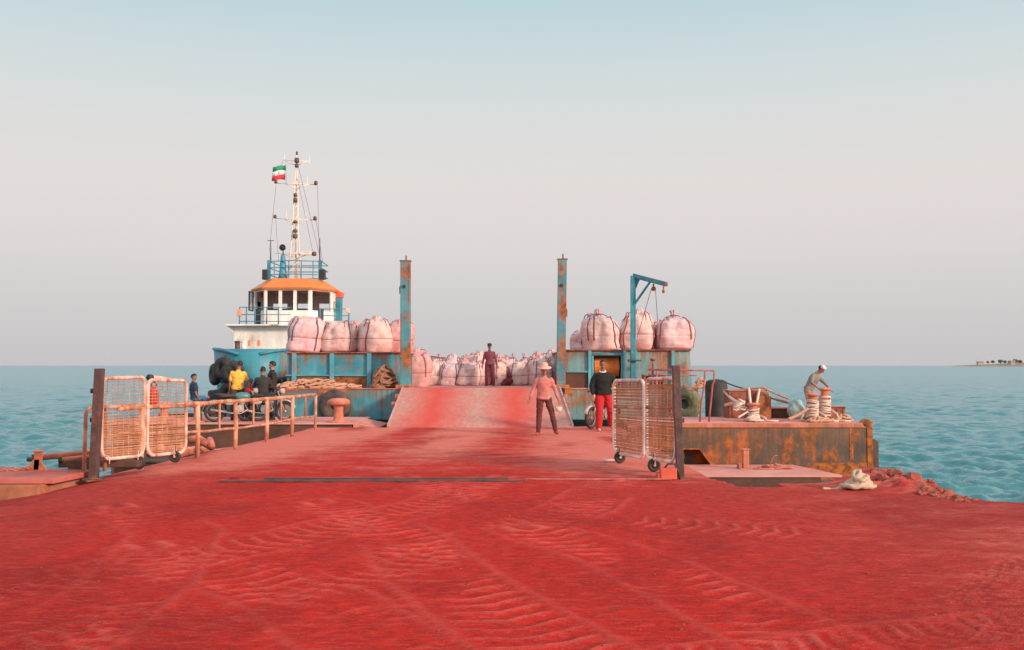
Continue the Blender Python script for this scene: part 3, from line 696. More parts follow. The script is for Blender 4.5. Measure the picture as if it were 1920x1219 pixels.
# low ledge with bollard
lz = at(1400, 883, 26.3).z
x0, x1 = at(1276, 885, 26.6).x, at(1556, 885, 26.6).x
e = thing('landing_stage', (x0, 26.4, lz), 'low flat steel stage with pink dusted top in front of the rusty block', 'stage'); eo = Vector(e.location)
wv = x1-x0
b = MB(); b.prism([(-.6, -1.1, -.06), (wv-.1, -1.1, -.06), (wv-.6, 1.55, -.06), (-.6, 1.55, -.06)], (0, 0, .06)); b.build('stage_deck', M_pinkdeck, e, bevel=.01)
b = MB(); b.box2((-.5, -1.05, -1.9), (wv-.62, 1.5, -.062)); b.build('stage_side', M_under, e)
q = at(1398, 882, 26.9)
e2 = thing('bollard', (q.x, 26.9, lz), 'small square rusty bollard on the low stage', 'bollard')
b = MB(); post_box(b, (0, 0, 0), (0, 0, .50), .17, .17); b.build('stem', M_bollard, e2, bevel=.03)
b = MB(); b.box((0, 0, .515), (.21, .21, .03)); b.build('cap', M_bollard, e2, bevel=.01)
b = MB(); b.box((0, 0, .012), (.42, .40, .024)); b.box((-.17, 0, .08), (.08, .2, .12)); b.build('foot_plate', M_scrap, e2, bevel=.01)
b = MB(); rope_heap(b, (0, 0, 0), .62, .35, .10, 9, .022, random.Random(3)); b.tube(sag((-.15, 0, .1), (0.05, -.05, .32), -.1), .02, 6)
o = tag(b.build('rope_coil', M_scrap, None, True), 'flat red brown rope coil on the low stage right of the small bollard', 'rope'); o.location = (at(1455, 880, 26.9).x, 26.95, lz)

# things on the block -------------------------------------------------------
def Pb(px, Y, z=BZ+.012): q = at(px, 700, Y); return Vector((q.x, Y, z))
# red pipe frame by the gate post
e = thing('pipe_barrier', Pb(1330, 28.5), 'thin dull red pipe barrier on the block, behind the right gate post', 'barrier'); eo = Vector(e.location)
zt = at(1340, 695, 28.5).z-eo.z
b = MB(); b.tube([Vector((-1.75, 0, zt+.03)), Vector((.15, 0, zt))], .026, 8); b.tube([Vector((-1.75, 0, zt-.12)), Vector((-.35, 0, zt-.14))], .018, 8); b.build('top_rail', M_redrail, e, True)
b = MB(); b.tube([(.14, 0, zt), (.14, 0, zt-.28), (.09, 0, zt-.4), (.02, 0, .4), (-.02, 0, 0)], .028, 8); b.build('post', M_redrail, e, True)
b = MB(); b.tube([(-.12, 0, zt-.02), (-.16, 0, zt-.5), (-.24, 0, .5), (-.28, 0, 0)], .028, 8); b.build('post', M_redrail, e, True)
b = MB(); b.tube([(-1.5, 0, zt), (-1.5, 0, 0)], .028, 8); b.build('post', M_redrail, e, True)
# mooring boxes
def rustbox(name, c, d, label, m=M_rustbox, lid=True):
    e = thing(name, c, label, 'box'); b = MB(); b.box((0, 0, d[2]/2), d); b.build('body', m, e, bevel=.02)
    b = MB(); b.box((0, 0, d[2]+.012), (d[0]+.06, d[1]+.06, .024)); b.build('lid', m if not lid else M_rim, e, bevel=.008)
    for k in (-.4, 0, .4): MB().box((k*d[0], -d[1]/2-.012, d[2]*.5), (.04, .02, d[2]*.9)).build('rib', m, e)
    return e
q = at(1415, 784, 31.0); rustbox('winch_box', (at(1398, 730, 30.6).x, 30.7, BZ), (1.15, .8, at(1400, 733, 30.3).z-BZ), 'brown rust steel box under the mooring ropes')
b = MB(); b.box((0, 0, .25), (.42, .5, .9)); b.ell((0, 0, .72), (.2, .25, .14), 12); 
o = tag(b.build('rope_fairlead', M_rust, None, bevel=.03), 'orange rust fairlead block at the right end of the brown box', 'fairlead'); o.location = (at(1430, 740, 30.2).x, 30.25, BZ)
x0, x1 = at(1430, 770, 30.6).x, at(1512, 770, 30.6).x
e = thing('steel_trough', ((x0+x1)/2, 30.6, BZ), 'long dark brown steel trough with a pale top rim behind the bollards', 'trough')
h_ = at(1460, 766, 30.4).z-BZ; b = MB(); b.box((0, 0, h_/2), (x1-x0, .6, h_)); b.build('trough_side', M_under, e, bevel=.01)
b = MB(); b.box((0, 0, h_+.012), (x1-x0+.08, .66, .04)); b.build('trough_rim', M_rim, e, bevel=.008)
rustbox('rust_box', (at(1565, 770, 30.0).x, 30.0, BZ), (.5, .45, at(1565, 764, 29.8).z-BZ), 'small brown rust box right of the rope wound bitts', lid=False)
# pulley ropes rings: bollard with pale rope
def roped_bollard(loc, h, label, m=M_bollard, wraps=7, r=.11, seed=1, rope=M_rope_pale, ropelabel=''):
    e = thing('mooring_bitt', loc, label, 'bitt', 'mooring bitts on the rusty block')
    b = MB(); b.cyl((0, 0, 0), (0, 0, h), r, r*.95, 18); b.build('stem', m, e, True, bevel=.01)
    b = MB(); b.lathe([(r*1.0, h-.01), (r*1.45, h), (r*1.5, h+.04), (r*1.2, h+.07), (.01, h+.075)], n=18); b.build('cap', m, e, True)
    b = MB(); b.box((0, 0, .015), (r*4, r*3.4, .03)); b.build('foot_plate', m, e, bevel=.006)
    rng = random.Random(seed); b = MB()
    for k in range(wraps):
        z = h*.18+h*.65*k/wraps; a = rng.uniform(-.25, .25)
        b.torus((0, 0, z), (a, rng.uniform(-.25, .25), 1), r+.022+rng.uniform(0, .012), .023, 20, 6)
    b.tube([(r, -.05, h*.4), (r+.15, -.2, h*.25), (r+.2, -.3, .03), (r+.5, -.35, .03)], .028, 6)
    o = tag(b.build('wound_rope', rope, None, True), ropelabel, 'rope', 'rope turns around the bitts'); o.location = loc
    return e
roped_bollard(Pb(1523, 28.55), .74, 'left short bitt post wound with pale rope before the bending man', wraps=13, r=.13, seed=2, ropelabel='thick pale rope wound round the left short bitt post')
roped_bollard(Pb(1546, 28.6), .90, 'taller bitt post on the right of the pair before the bending man', wraps=14, r=.12, seed=6, ropelabel='thick pale rope wound round the taller right bitt post')
roped_bollard(Pb(1412, 28.7), .46, 'low bitt with knotted pale rope on the left half of the block', wraps=8, r=.12, seed=8, ropelabel='knotted pale rope round the low bitt on the left half of the block')
# ropes
def rope(pts, r, m, label, group='mooring ropes'):
    b = MB(); b.tube(pts, r, 7); o = b.build('mooring_rope', m, None, True, loc=pts[0]); return tag(o, label, 'rope', group)
rope(sag(at(1354, 714, 31.5), at(1405, 731, 30.8), .03)+sag(at(1406, 731, 30.8), at(1470, 754, 29.6), .02)[1:], .022, M_steelgrey, 'dark taut wire running from the fender down to the right')
rope(sag(at(1455, 749, 29.8), at(1478, 755, 29.5), .0), .042, M_rope_brown, 'short brown rope splice at the end of the dark wire')
rope(sag(at(1358, 733, 31), at(1384, 755, 29.2), .05)+[at(1394, 760, 29.0)], .045, M_rope_pale, 'thick pale rope hanging slack beside the black fender')
rope(sag(at(1360, 760, 30.5), at(1395, 754, 29.1), -.02), .05, M_rope_pale, 'pale rope stub crossing to the large knot')
rope(sag(at(1366, 735, 30.6), at(1432, 727, 30), -.02)+sag(at(1432, 727, 30), at(1480, 748, 29.6), .02)[1:], .032, M_rope, 'tan rope lying over the brown steel box')
rope(sag(at(1404, 728, 29.9), at(1409, 772, 28.8), 0), .04, M_rope_pale, 'pale rope dropping from the box to the low bitt, left strand')
rope(sag(at(1424, 730, 29.9), at(1416, 772, 28.8), 0), .035, M_rope_pale, 'pale rope dropping from the box to the low bitt, right strand')
rope(sag(at(1384, 783, 28.5), at(1402, 772, 28.6), 0), .03, M_rope_pale, 'short pale rope end splayed left of the low bitt')
rope(sag(at(1478, 786, 28.3), at(1515, 766, 28.45), .03), .045, M_rope, 'thick tan rope leading from the left short bitt to the deck')
b = MB(); rope_heap(b, (0, 0, 0), .20, .16, .34, 16, .035, random.Random(12)); o = tag(b.build('rope_knot', M_rope_pale, None, True), 'large knot of thick pale rope left of the low bitt', 'rope'); o.location = at(1388, 771, 28.9)
b = MB(); rope_heap(b, (0, 0, 0), .32, .2, .16, 14, .028, random.Random(14)); o = tag(b.build('rope_heap', M_rope_pale, None, True), 'small tangle of pale rope at the foot of the low bitt', 'rope'); o.location = Pb(1414, 28.35)
b = MB(); rope_heap(b, (0, 0, 0), .36, .24, .16, 12, .034, random.Random(15)); o = tag(b.build('rope_heap', M_rope, None, True), 'heap of tan rope on deck right of the bitts', 'rope'); o.location = Pb(1577, 28.5)
b = MB(); rope_heap(b, (0, 0, 0), .5, .26, .13, 12, .034, random.Random(16)); o = tag(b.build('rope_heap', M_rope, None, True), 'heap of tan rope at the feet of the bitt pair', 'rope'); o.location = Pb(1535, 28.25)
b = MB(); b.ell((0, 0, .18), (.30, .24, .26), 18); b.ell((-.08, .0, .34), (.18, .16, .18), 12); b.ell((.1, .02, .40), (.10, .09, .16), 12)
M_tarp = plain('pale green tarpaulin', (.34, .47, .45), .7, .2, 6, bump=.6)
o = tag(b.build('tarpaulin_bundle', M_tarp, None, remesh=.03, smoothmod=6), 'pale green tarpaulin bundle left of the bending man', 'bundle'); o.location = (at(1493, 750, 30).x, 30.0, BZ+h_*.2)

# cream rope on the quay near the corner
b = MB(); b.ell((0, 0, .10), (.17, .15, .14), 18); b.ell((.09, .02, .11), (.11, .14, .13), 14); b.ell((-.08, -.03, .08), (.12, .13, .10), 14); b.ell((.02, .0, .17), (.13, .1, .08), 14)
b.tube(sag((-.12, 0, .05), (-.48, .06, .0), .02, 10, .012), .03, 6)
b = MB(); b.ell((0, 0, .10), (.17, .14, .11), 18); rope_heap(b, (0, 0, .02), .24, .20, .22, 13, .032, random.Random(22)); b.tube(sag((-.15, 0, .05), (-.5, .06, .01), .02, 10, .012), .03, 6)
q = at(1612, 915, 14.1); o = tag(b.build('rope_bundle', M_rope_cream, None, remesh=.009, smoothmod=2), 'cream rope bundle on the quay by the rubble corner', 'rope'); o.location = (q.x, 14.1, q.z-.03)
# stones along the corner
M_stone = plain('red dusted rubble', (.27, .075, .05), .95, .35, 3, dustc=(.5, .1, .08), dustf=.5, bump=.8)
rng = random.Random(5)
def stone(b, c, s, seed):
    n = 10; rings = []
    for j in range(7):
        th = math.pi*(j+.05*(1 if j == 0 else -1 if j == 6 else 0))/6; rr = []
        for i in range(n):
            d = Vector((math.sin(th)*math.cos(6.283*i/n), math.sin(th)*math.sin(6.283*i/n), -math.cos(th)))
            k = 1+.75*mnoise.noise(d*1.5+Vector((seed, seed*2, 0)))+.25*mnoise.noise(d*4+Vector((seed, 0, seed)))
            rr.append(Vector(c)+Vector((d.x*s*k*1.2, d.y*s*k, d.z*s*k*.7)))
        rings.append(rr)
    b.loft(rings)
for k in range(60):
    tt = k/59; px = 1655+tt*(1815-1655); Y = 15.3-tt*2.4+rng.uniform(-.35, .1)
    s = rng.uniform(.03, .10)*(1-.5*tt); b = MB(); stone(b, (0, 0, 0), s, k*3.1)
    z = ground_z(np.array([at(px, 900, Y).x]), np.array([Y]))[0][0]
    o = tag(b.build('rubble_stone', M_stone, None, False), 'red dusted stone in the rubble bank at the right quay corner', 'stone', 'rubble stones at the quay corner'); o.location = (at(px, 900, Y).x+rng.uniform(-.2, .12), Y, z-s*.05)
b = MB()
for k in range(130):
    Y = 4.5+10.5*rng.random()**.8; x = rng.uniform(-.6, .62)*Y; z = float(ground_z(np.array([x]), np.array([Y]))[0][0])
    s = rng.uniform(.003, .0075)*(1+Y/14); stone(b, (x, Y, z+s*.3), s, k)
tag(b.build('gravel', plain('pale grit', (.34, .05, .04), .9, .5, 60), None), 'small grit scattered over the red ground', kind='stuff')

# steel strip across the road, etc.
a_, c_ = at(410, 903, 14.95), at(985, 899, 14.95)
b = MB(); b.box(((a_.x+c_.x)/2, 14.98, .022), (c_.x-a_.x, .07, .028)); b.box(((a_.x+c_.x)/2+.2, 15.06, .035), (c_.x-a_.x-.9, .012, .05))
tag(b.build('steel_bar', M_steelgrey, None, bevel=.004), 'long thin dark steel bar lying across the road between the gates', 'bar')
a_, c_ = at(985, 896, 15.2), at(1262, 898, 15.1)
b = MB(); b.box(((a_.x+c_.x)/2, 15.25, .016), (c_.x-a_.x, .05, .022)); tag(b.build('steel_strip', M_redrail, None, bevel=.004), 'thin red dusted steel strip on the road before the right gate', 'strip')
for px, py, w_, lb in ((450, 897, .5, 'small red lump of ore on the steel bar near its left end'), (720, 897, .3, 'small lump of ore on the middle of the steel bar')):
    q = at(px, py, 15.15); b = MB()
    stone(b, (0, 0, .012), .05, px); b.v = [(x*w_*6, y*1.2, z*.8) for x, y, z in b.v]
    tag(b.build('ore_lump', M_ground, None, True), lb, 'lump').location = (q.x, 15.15, .012)
q = at(1253, 893, 15.3); e = thing('steel_block', (q.x, 15.32, 0), 'orange red painted steel block at the foot of the right gate post', 'block')
b = MB(); b.box((0, 0, .095), (.25, .16, .17)); b.box((-.14, .04, .05), (.06, .2, .1)); b.build('body', plain('red orange block paint', (.62, .10, .05), .8, .25, 6, dustc=(.5, .12, .09), dustf=.5), e, bevel=.012)
b = MB(); b.tube([(-.05, 0, .18), (.0, 0, .24), (.10, 0, .24), (.16, 0, .12), (.18, .02, .0)], .015, 6); b.build('lifting_eye', M_dark, e, True)
q = at(1148, 865, 18.2); b = MB(); b.box((0, 0, .03), (.34, .08, .035)); o = tag(b.build('plank', M_frame_white, None, bevel=.006), 'short pale plank lying on the road by the right gate wheel', 'plank'); o.location = (q.x, 18.15, 0)

# ------------------------------------------------------------------ barge
CX = -.95
e = thing('barge', (CX, 34, 0), 'teal landing craft barge with lowered ramp loaded with bulk bags', 'barge'); eo = Vector(e.location); BE = e
def L(p): return Vector(p)-eo
DZ = .955; WY = 35.2; ZL, ZR = at(640, 661, WY).z, at(1180, 656, WY).z
XL0, XL1, XR0, XR1 = at(520, 700, 34).x, -3.7, 1.80, at(1309, 700, 34).x
zbot = at(680, 787, 34).z
# lower hull wings (front face raked under)
def hullwing(x0, x1, m):
    b = MB(); pr = [(34, DZ-.03), (34, zbot), (38.5, -1.9), (72, -1.9), (72, DZ-.03)]
    b.prism([L((x0, y, z)) for y, z in pr], (x1-x0, 0, 0)); return b.build('hull', m, e, bevel=.02)
hullwing(XL0, XL1, M_blue); hullwing(XR0, XR1, M_blue_pale)
b = MB(); b.prism([L((XL1+.002, y, z)) for y, z in [(34.6, .80), (34.6, zbot), (38.5, -1.89), (71.9, -1.89), (71.9, .80)]], (XR0-XL1-.004, 0, 0)); b.build('well_hull', M_under, e)
b = MB(); b.box2(L((XL1+.003, 34.5, .80)), L((XR0-.003, 71.8, .855))); b.build('well_deck', M_pinkdeck, e)
# decks on wings
b = MB(); b.box2(L((XL0-.03, 33.97, DZ-.028)), L((XL1, WY+.05, DZ))); b.build('side_deck', M_rim, e, bevel=.006)
b = MB(); b.box2(L((XR0, 33.97, DZ-.028)), L((XR1+.03, WY+.05, DZ))); b.build('side_deck', M_rim, e, bevel=.006)
# rust skirts below the deck edge
b = MB()
for px0, px1, dz in ((596, 650, .14), (521, 560, .05)): b.box2(L((at(px0, 728, 34).x, 33.985, DZ-.03-dz)), L((at(px1, 728, 34).x, 33.999, DZ-.029)))
b.build('rust_plate', M_rust, e)
b = MB(); b.box2(L((XR0+.0, 33.985, DZ-.22)), L((XR0+.28, 33.999, DZ-.029))); b.box2(L((at(1262, 720, 34).x, 33.985, DZ-.42)), L((XR1-.02, 33.999, DZ-.029))); b.build('rust_plate', M_rust, e)
# upper wings
b = MB(); b.box2(L((XL0+.06, WY, DZ)), L((XL1-.25, 66, ZL-.03))); b.build('wing_wall', M_blue, e)
dx0, dx1 = at(1112, 690, WY).x, at(1165, 690, WY).x; dzt = at(1140, 668, WY).z
b = MB(); b.box2(L((XR0+.1, WY, DZ)), L((dx0, WY+2.2, ZR-.03))); b.box2(L((dx0+.001, WY, dzt)), L((dx1-.001, WY+2.2, ZR-.03))); b.box2(L((dx1, WY, DZ)), L((XR1-.55, WY+2.2, ZR-.03))); b.box2(L((XR0+.1, WY+2.201, DZ)), L((XR1-.1, 66, ZR-.03)))
b.prism([L((XR1-.549, WY, DZ)), L((XR1+.0, WY, DZ)), L((XR1-.06, WY, ZR-.03)), L((XR1-.549, WY, ZR-.03))], (0, 2.2, 0))
b.build('wing_wall', M_blue_pale, e)
b = MB(); b.box2(L((XL0-.02, WY-.1, ZL-.028)), L((XL1-.2, 66, ZL+.012))); b.build('wing_deck', M_rustbox, e, bevel=.006)
b = MB(); b.box2(L((XR0+.06, WY-.1, ZR-.028)), L((XR1-.02, 66, ZR+.012))); b.build('wing_deck', M_rustbox, e, bevel=.006)
# frames (vertical ribs) and stringers
for px in (551, 622, 692): x = at(px, 690, WY-.1).x; b = MB(); b.box2(L((x-.075, WY-.11, DZ)), L((x+.075, WY-.002, ZL-.03))); b.build('rib', M_blue_rib, e, bevel=.006)
for px in (1106, 1171, 1192, 1262): x = at(px, 690, WY-.1).x; b = MB(); b.box2(L((x-.055, WY-.11, DZ)), L((x+.055, WY-.002, ZR-.03))); b.build('rib', M_blue_rib, e, bevel=.006)
zst = at(640, 704, WY).z; b = MB(); b.box2(L((XL0+.03, WY-.085, zst-.022)), L((at(690, 690, WY).x, WY-.001, zst+.022))); b.build('stringer', M_blue_rib, e)
zst = at(1080, 697, WY).z; b = MB(); b.box2(L((XR0+.12, WY-.085, zst-.022)), L((dx0-.08, WY-.001, zst+.022))); b.build('stringer', M_blue_rib, e)
b = MB(); b.box2(L((XL0+.1, WY-.012, DZ)), L((at(690, 690, WY).x, WY-.001, at(640, 707, WY).z))); b.build('lower_strake', weathered('olive rusted plate', (.13, .12, .07), .5, .2, .8, 1.5), e)
b = MB(); b.box2(L((XR0+.12, WY-.012, DZ)), L((dx0-.08, WY-.001, at(640, 700, WY).z))); b.build('lower_strake', M_under, e)
# doorway with winch
b = MB(); 
for x in (dx0-.02, dx1+.02): b.tube([L((x, WY-.06, DZ)), L((x, WY-.06, dzt+.02))], .035, 8)
b.tube([L((dx0-.1, WY-.06, dzt+.05)), L((dx1+.14, WY-.06, dzt+.07))], .045, 8); b.build('door_frame', M_blue_rib, e, True)
wx = (dx0+dx1)/2
b = MB(); b.cyl(L((dx0+.06, WY+.45, DZ+.74)), L((dx1-.06, WY+.45, DZ+.74)), .36, .36, 20); b.box2(L((dx0+.1, WY+.3, DZ)), L((dx1-.1, WY+.9, DZ+.3))); b.cyl(L((dx0+.07, WY+.55, DZ+.52)), L((dx0+.13, WY+.55, DZ+.52)), .36, .36, 20)
b.build('winch', plain('orange winch rust', (.56, .16, .03), .8, .35, 3), e, False)
# posts
for px0, px1, py_t, py_b, w_, lean in ((760.5, 760.5, 490, 722, .335, 0), (1054.5, 1051, 487, 720, .30, 0)):
    t_ = at(px0, py_t, 34.4); b_ = at(px1, py_b, 34.4); bb = Vector((b_.x, 34.4, DZ-.3))
    b = MB(); post_box(b, L(bb), L(t_), w_, .34); pst = b.build('ramp_post', M_blue_post, e, bevel=.012)
    b = MB(); b.box(L(t_)+Vector((0, 0, .01)), (w_+.05, .38, .03)); b.tube([L(t_)+Vector((0.02, 0, 0)), L(t_)+Vector((.02, 0, .20))], .028, 8); b.build('cap_spike', M_rustbox, pst)
    b = MB(); b.box(L((b_.x, 34.35, DZ+.06)), (w_+.30, .5, .12)); b.build('foot_collar', M_rust, pst, bevel=.02)
    k = t_.lerp(bb, .19); b = MB(); b.cyl(L(k)+Vector((-.03, -.21, 0)), L(k)+Vector((-.03, -.165, 0)), .055, .055, 12); b.build('sheave_hole', M_dark, pst)
    s_ = 1 if px0 > 900 else -1
    k = t_.lerp(bb, .38 if s_ > 0 else .2); b = MB(); b.prism([L(k)+Vector((s_*w_/2, -.05, .16)), L(k)+Vector((s_*(w_/2+.05), -.05, .02)), L(k)+Vector((s_*(w_/2+.04), -.05, -.2)), L(k)+Vector((s_*w_/2, -.05, -.1))], (0, .1, 0)); b.build('lug', M_rustbox, pst)
# ramp
t = NT('ramp plate'); 
sx = t.n.new('ShaderNodeSeparateXYZ'); t.link(t.tc.outputs['Object'], sx.inputs[0])
n1 = t.noise((1.2, .5, 1), 6, .6); n2_ = t.noise((9, 3, 4), 6, .7)
xw = t.math('ADD', sx.outputs['X'], t.math('MULTIPLY', t.math('SUBTRACT', n1, .5), 1.3))
def band(c, w):
    d = t.math('ABSOLUTE', t.math('SUBTRACT', xw, c)); return t.ramp(t.math('DIVIDE', d, w*2.4), [(.05, 1), (.80, 0)])
bb_ = t.math('MAXIMUM', band(-1.45, .62), band(1.12, .60))
cgrey = t.mix(t.ramp(n2_, [(.35, 0), (.68, 1)]), (.46, .24, .19), (.62, .34, .28))
c = t.mix(t.math('MULTIPLY', t.ramp(n2_, [(.42, 1), (.62, .3)]), .45), cgrey, (.62, .15, .125))
c = t.mix(bb_, c, (.66, .065, .045)); c = t.mix(t.ramp(t.noise((2.5, 6, 3), 5, .65), [(.60, 0), (.74, .55)]), c, (.17, .13, .085))
t.set(Base_Color=c, Roughness=.9); t.bump(n2_, .4, .02); M_ramp = t.m
rl0, rr0 = at(728, 799, 28.0), at(1073, 799, 28.0); rl1, rr1 = at(757, 727, 34.0), at(1048, 727, 34.0)
nR = 14; Vt = []; 
rp = MB(); rings = []
for i in range(nR+1):
    k = i/nR; a_ = rl0.lerp(rl1, k); c_ = rr0.lerp(rr1, k); y = 28+6*k
    zz = .005+(at(900, 727, 34).z-.005)*(k**.96)
    rings.append([L((a_.x, y, zz-.16*min(1, k*6)-.004)), L((c_.x, y, zz-.16*min(1, k*6)-.004)), L((c_.x, y, zz)), L((a_.x*.25+c_.x*.75, y, zz)), L(((a_.x+c_.x)/2, y, zz)), L((a_.x*.75+c_.x*.25, y, zz)), L((a_.x, y, zz))])
rings.append([v+Vector((0, .9, -.13)) for v in rings[-1]])
rp.loft(rings); ro = rp.build('ramp', M_ramp, e)
for s_, (p0, p1) in ((-1, (rl0, rl1)), (1, (rr0, rr1))):
    b = MB(); rr_ = []
    for k in (.02, .5, 1):
        q = p0.lerp(p1, k); zz = .005+(at(900, 727, 34).z-.005)*(k**.96); y = 28+6*k
        rr_.append([L((q.x+s_*a, y, zz+h)) for a, h in ((.002, -.2*min(1, k*5+.1)), (.05, -.2*min(1, k*5+.1)), (.05, .045), (.002, .045))])
    b.loft(rr_); b.build('ramp_edge', plain('dusty lilac ramp edge', (.56, .34, .33), .8, .25, 5, dustc=(.6, .16, .13), dustf=.6), ro)
    q = p0.lerp(p1, .55); MB().box(L((q.x+s_*.11, 31.3, .52)), (.12, .35, .16)).build('lug', M_scrap, ro, bevel=.01); q = p0.lerp(p1, .7); MB().box(L((q.x+s_*.10, 32.2, .72)), (.1, .22, .2)).build('lug', M_scrap, ro, bevel=.01)
# small deck fittings
b = MB(); b.box(L((at(1225, 690, 34.6).x, 34.6, DZ+.45)), (.75, .5, .06)); 
for s_ in (-.33, .33): b.box(L((at(1225, 690, 34.6).x+s_, 34.6, DZ+.21)), (.07, .45, .42))
b.box(L((at(1225, 690, 34.6).x, 34.75, DZ+.21)), (.6, .05, .42)); b.build('rust_table', M_rustbox, e, bevel=.01)
x = at(1225, 690, 34.5).x; b = MB(); b.cyl(L((x, 34.6, DZ+.48)), L((x, 34.6, DZ+.95)), .035, .035, 8); b.ell(L((x, 34.6, DZ+1.0)), (.10, .1, .07), 12); b.build('capstan', M_rustbox, e, True)
b = MB(); x = at(1189, 690, 34.7).x; b.box(L((x+.03, 34.62, at(1187, 676, 34.6).z)), (.42, .12, .06)); b.cyl(L((x-.2, 34.6, at(1187, 676, 34.6).z)), L((x-.2, 34.5, at(1187, 676, 34.6).z)), .05, .05, 10); b.build('cleat', M_steelgrey, e, bevel=.01)
# fairlead roller with pale horn at right end
x = at(1308, 722, 33.95).x; b = MB(); b.tube([L((at(1278, 722, 33.95).x, 33.95, DZ+.02)), L((x-.1, 33.95, DZ+.02)), L((x, 33.95, DZ+.10)), L((x+.02, 33.95, DZ+.32))], .05, 8); b.build('pipe_rail', M_rim, e, True)
# hull end shadow gap chain bags etc.

# davit crane
dxp = at(1188, 700, 34.6); e = thing('davit_crane', (dxp.x, 34.75, DZ), 'bright blue davit crane standing before the right bulk bags', 'crane'); eo2 = Vector(e.location)
tp_ = at(1187, 517, 34.75)-eo2; en = at(1249, 533, 34.0)-eo2
b = MB(); post_box(b, (0, 0, 0), (tp_.x, 0, tp_.z), .17, .17); b.build('mast', M_crane, e, bevel=.01)
b = MB(); d = en-tp_; b.loft([[tp_+Vector((0, sy*.08, sz*.075)) + d*k for sy, sz in ((-1,-1),(1,-1),(1,1),(-1,1))] for k in (0, .98)]); b.build('jib', M_crane, e, bevel=.008)
b = MB(); k0, k1 = Vector((tp_.x, 0, at(1187, 574, 34.75).z-eo2.z)), tp_+d*.55; b.loft([[k+Vector((0, sy*.06, 0))+Vector((sx*.065, 0, sx*.03)) for sy, sx in ((-1,-1),(1,-1),(1,1),(-1,1))] for k in (k0, k1)]); b.build('brace', M_crane, e, bevel=.006)
b = MB(); b.prism([tp_+Vector((.05, -.02, -.05)), tp_+d*.22+Vector((0, -.02, -.05)), Vector((tp_.x+.08, -.02, tp_.z-.5))], (0, .04, 0)); b.build('gusset', M_crane, e)
b = MB(); b.box(tp_+d*.99, (.1, .2, .14)); b.build('jib_cap', M_rustbox, e)
b = MB(); pu = tp_+d*.62+Vector((0, 0, -.1)); b.tube([pu, pu+Vector((0, 0, -.1))], .03, 6); b.cyl(pu+Vector((0, -.04, -.17)), pu+Vector((0, .04, -.17)), .08, .08, 14); b.build('pulley', M_rustbox, e)
b = MB(); pv = tp_+d*.92+Vector((0, 0, -.1)); b.tube([pv, pv+Vector((0, 0, -.12))], .025, 6); b.ell(pv+Vector((0, 0, -.17)), (.05, .05, .07), 10); b.build('hook', M_rustbox, e)
b = MB(); b.tube([pu+Vector((-.07, 0, -.17)), at(1195, 632, 34.6)-eo2], .011, 5); b.tube([pu+Vector((.07, 0, -.17)), at(1233, 600, 34.4)-eo2, at(1232, 650, 34.4)-eo2, at(1229, 662, 34.5)-eo2], .011, 5); b.build('hoist_wire', M_steelgrey, e)

# ropes on the barge ledge
b = MB(); x0, x1 = at(528, 722, 34.5).x, at(665, 722, 34.5).x; rng = random.Random(31)
for k in range(5): rope_heap(b, (x0+(x1-x0)*(k+.5)/5-(x0+x1)/2, 0, 0), .62, .32, .18+.10*(k in (1, 2, 3)), 10, .036, rng)
o = tag(b.build('rope_pile', M_rope, None, True), 'long flat pile of tan rope along the left barge ledge', 'rope'); o.location = ((x0+x1)/2, 34.5, DZ)
b = MB(); rope_heap(b, (0, 0, 0), .52, .38, .82, 46, .04, random.Random(33)); o = tag(b.build('rope_coil', M_rope_brown, None, True), 'tall brown rope coil beside the left ramp post', 'rope'); o.location = (at(720, 726, 34.7).x, 34.75, DZ)
b = MB(); rope_heap(b, (0, 0, 0), .30, .2, .34, 14, .034, random.Random(35)); o = tag(b.build('rope_heap', M_rope, None, True), 'tangle of tan rope at the right end of the barge deck', 'rope'); o.location = (at(1318, 722, 34.3).x-.05, 34.3, DZ)

# fender tyres
def tyre(loc, ax, R_, r, label, m=M_rubber_worn, group='tyre fenders', rope_=None):
    e = thing('tyre_fender', loc, label, 'tyre', group)
    b = MB(); ax = Vector(ax).normalized()
    b.torus((0, 0, 0), ax, R_-r, r, 36, 12, 1.0); b.build('tread', m, e, True)
    b = MB(); b.torus((0, 0, 0), ax, R_-r*1.75, r*.30, 30, 8, 2.2); b.build('bead', m, e, True)
    if rope_:
        b = MB(); b.tube([Vector((0, 0, R_-r*2)), Vector((0, 0, R_))-ax*r*1.05, Vector((0, .02, R_+.05)), Vector(rope_)], .014, 6); b.build('hanging_rope', M_steelgrey, e)
    return e
tyre((at(628, 762, 33.8).x, 33.78, at(628, 762, 33.8).z), (0, 1, 0), .56, .21, 'big worn tyre hanging on the left barge hull behind the bollard', M_rubber_worn, rope_=(0, .2, .62))
tyre((at(1282, 757, 33.8).x, 33.78, at(1282, 757, 33.8).z-.02), (.1, 1, 0), .60, .22, 'big tyre with an olive painted rim hanging on the right barge hull', weathered('olive worn tyre', (.06, .055, .035), .35, .1, .8, 2, alt=(.20, .20, .10), rust_a=(.25, .24, .13), rust_b=(.04, .035, .025)), rope_=(0, .2, .62))
q = at(1342, 750, 32.6); e = thing('cylinder_fender', (q.x, 32.5, 0), 'tall black rubber cylinder fender at the right barge corner', 'fender', 'tyre fenders')
b = MB(); z0, z1 = at(1342, 784, 32.5).z-.6, at(1342, 712, 32.5).z; b.lathe([(.2, z0), (.33, z0+.06), (.36, z0+.3), (.36, z1-.2), (.32, z1-.05), (.2, z1)], n=26); b.build('rubber_body', M_rubber, e, True)
b = MB(); b.cyl((0, 0, z0-.01), (0, 0, z1+.02), .10, .10, 14); b.build('core_pipe', M_rubber_worn, e)

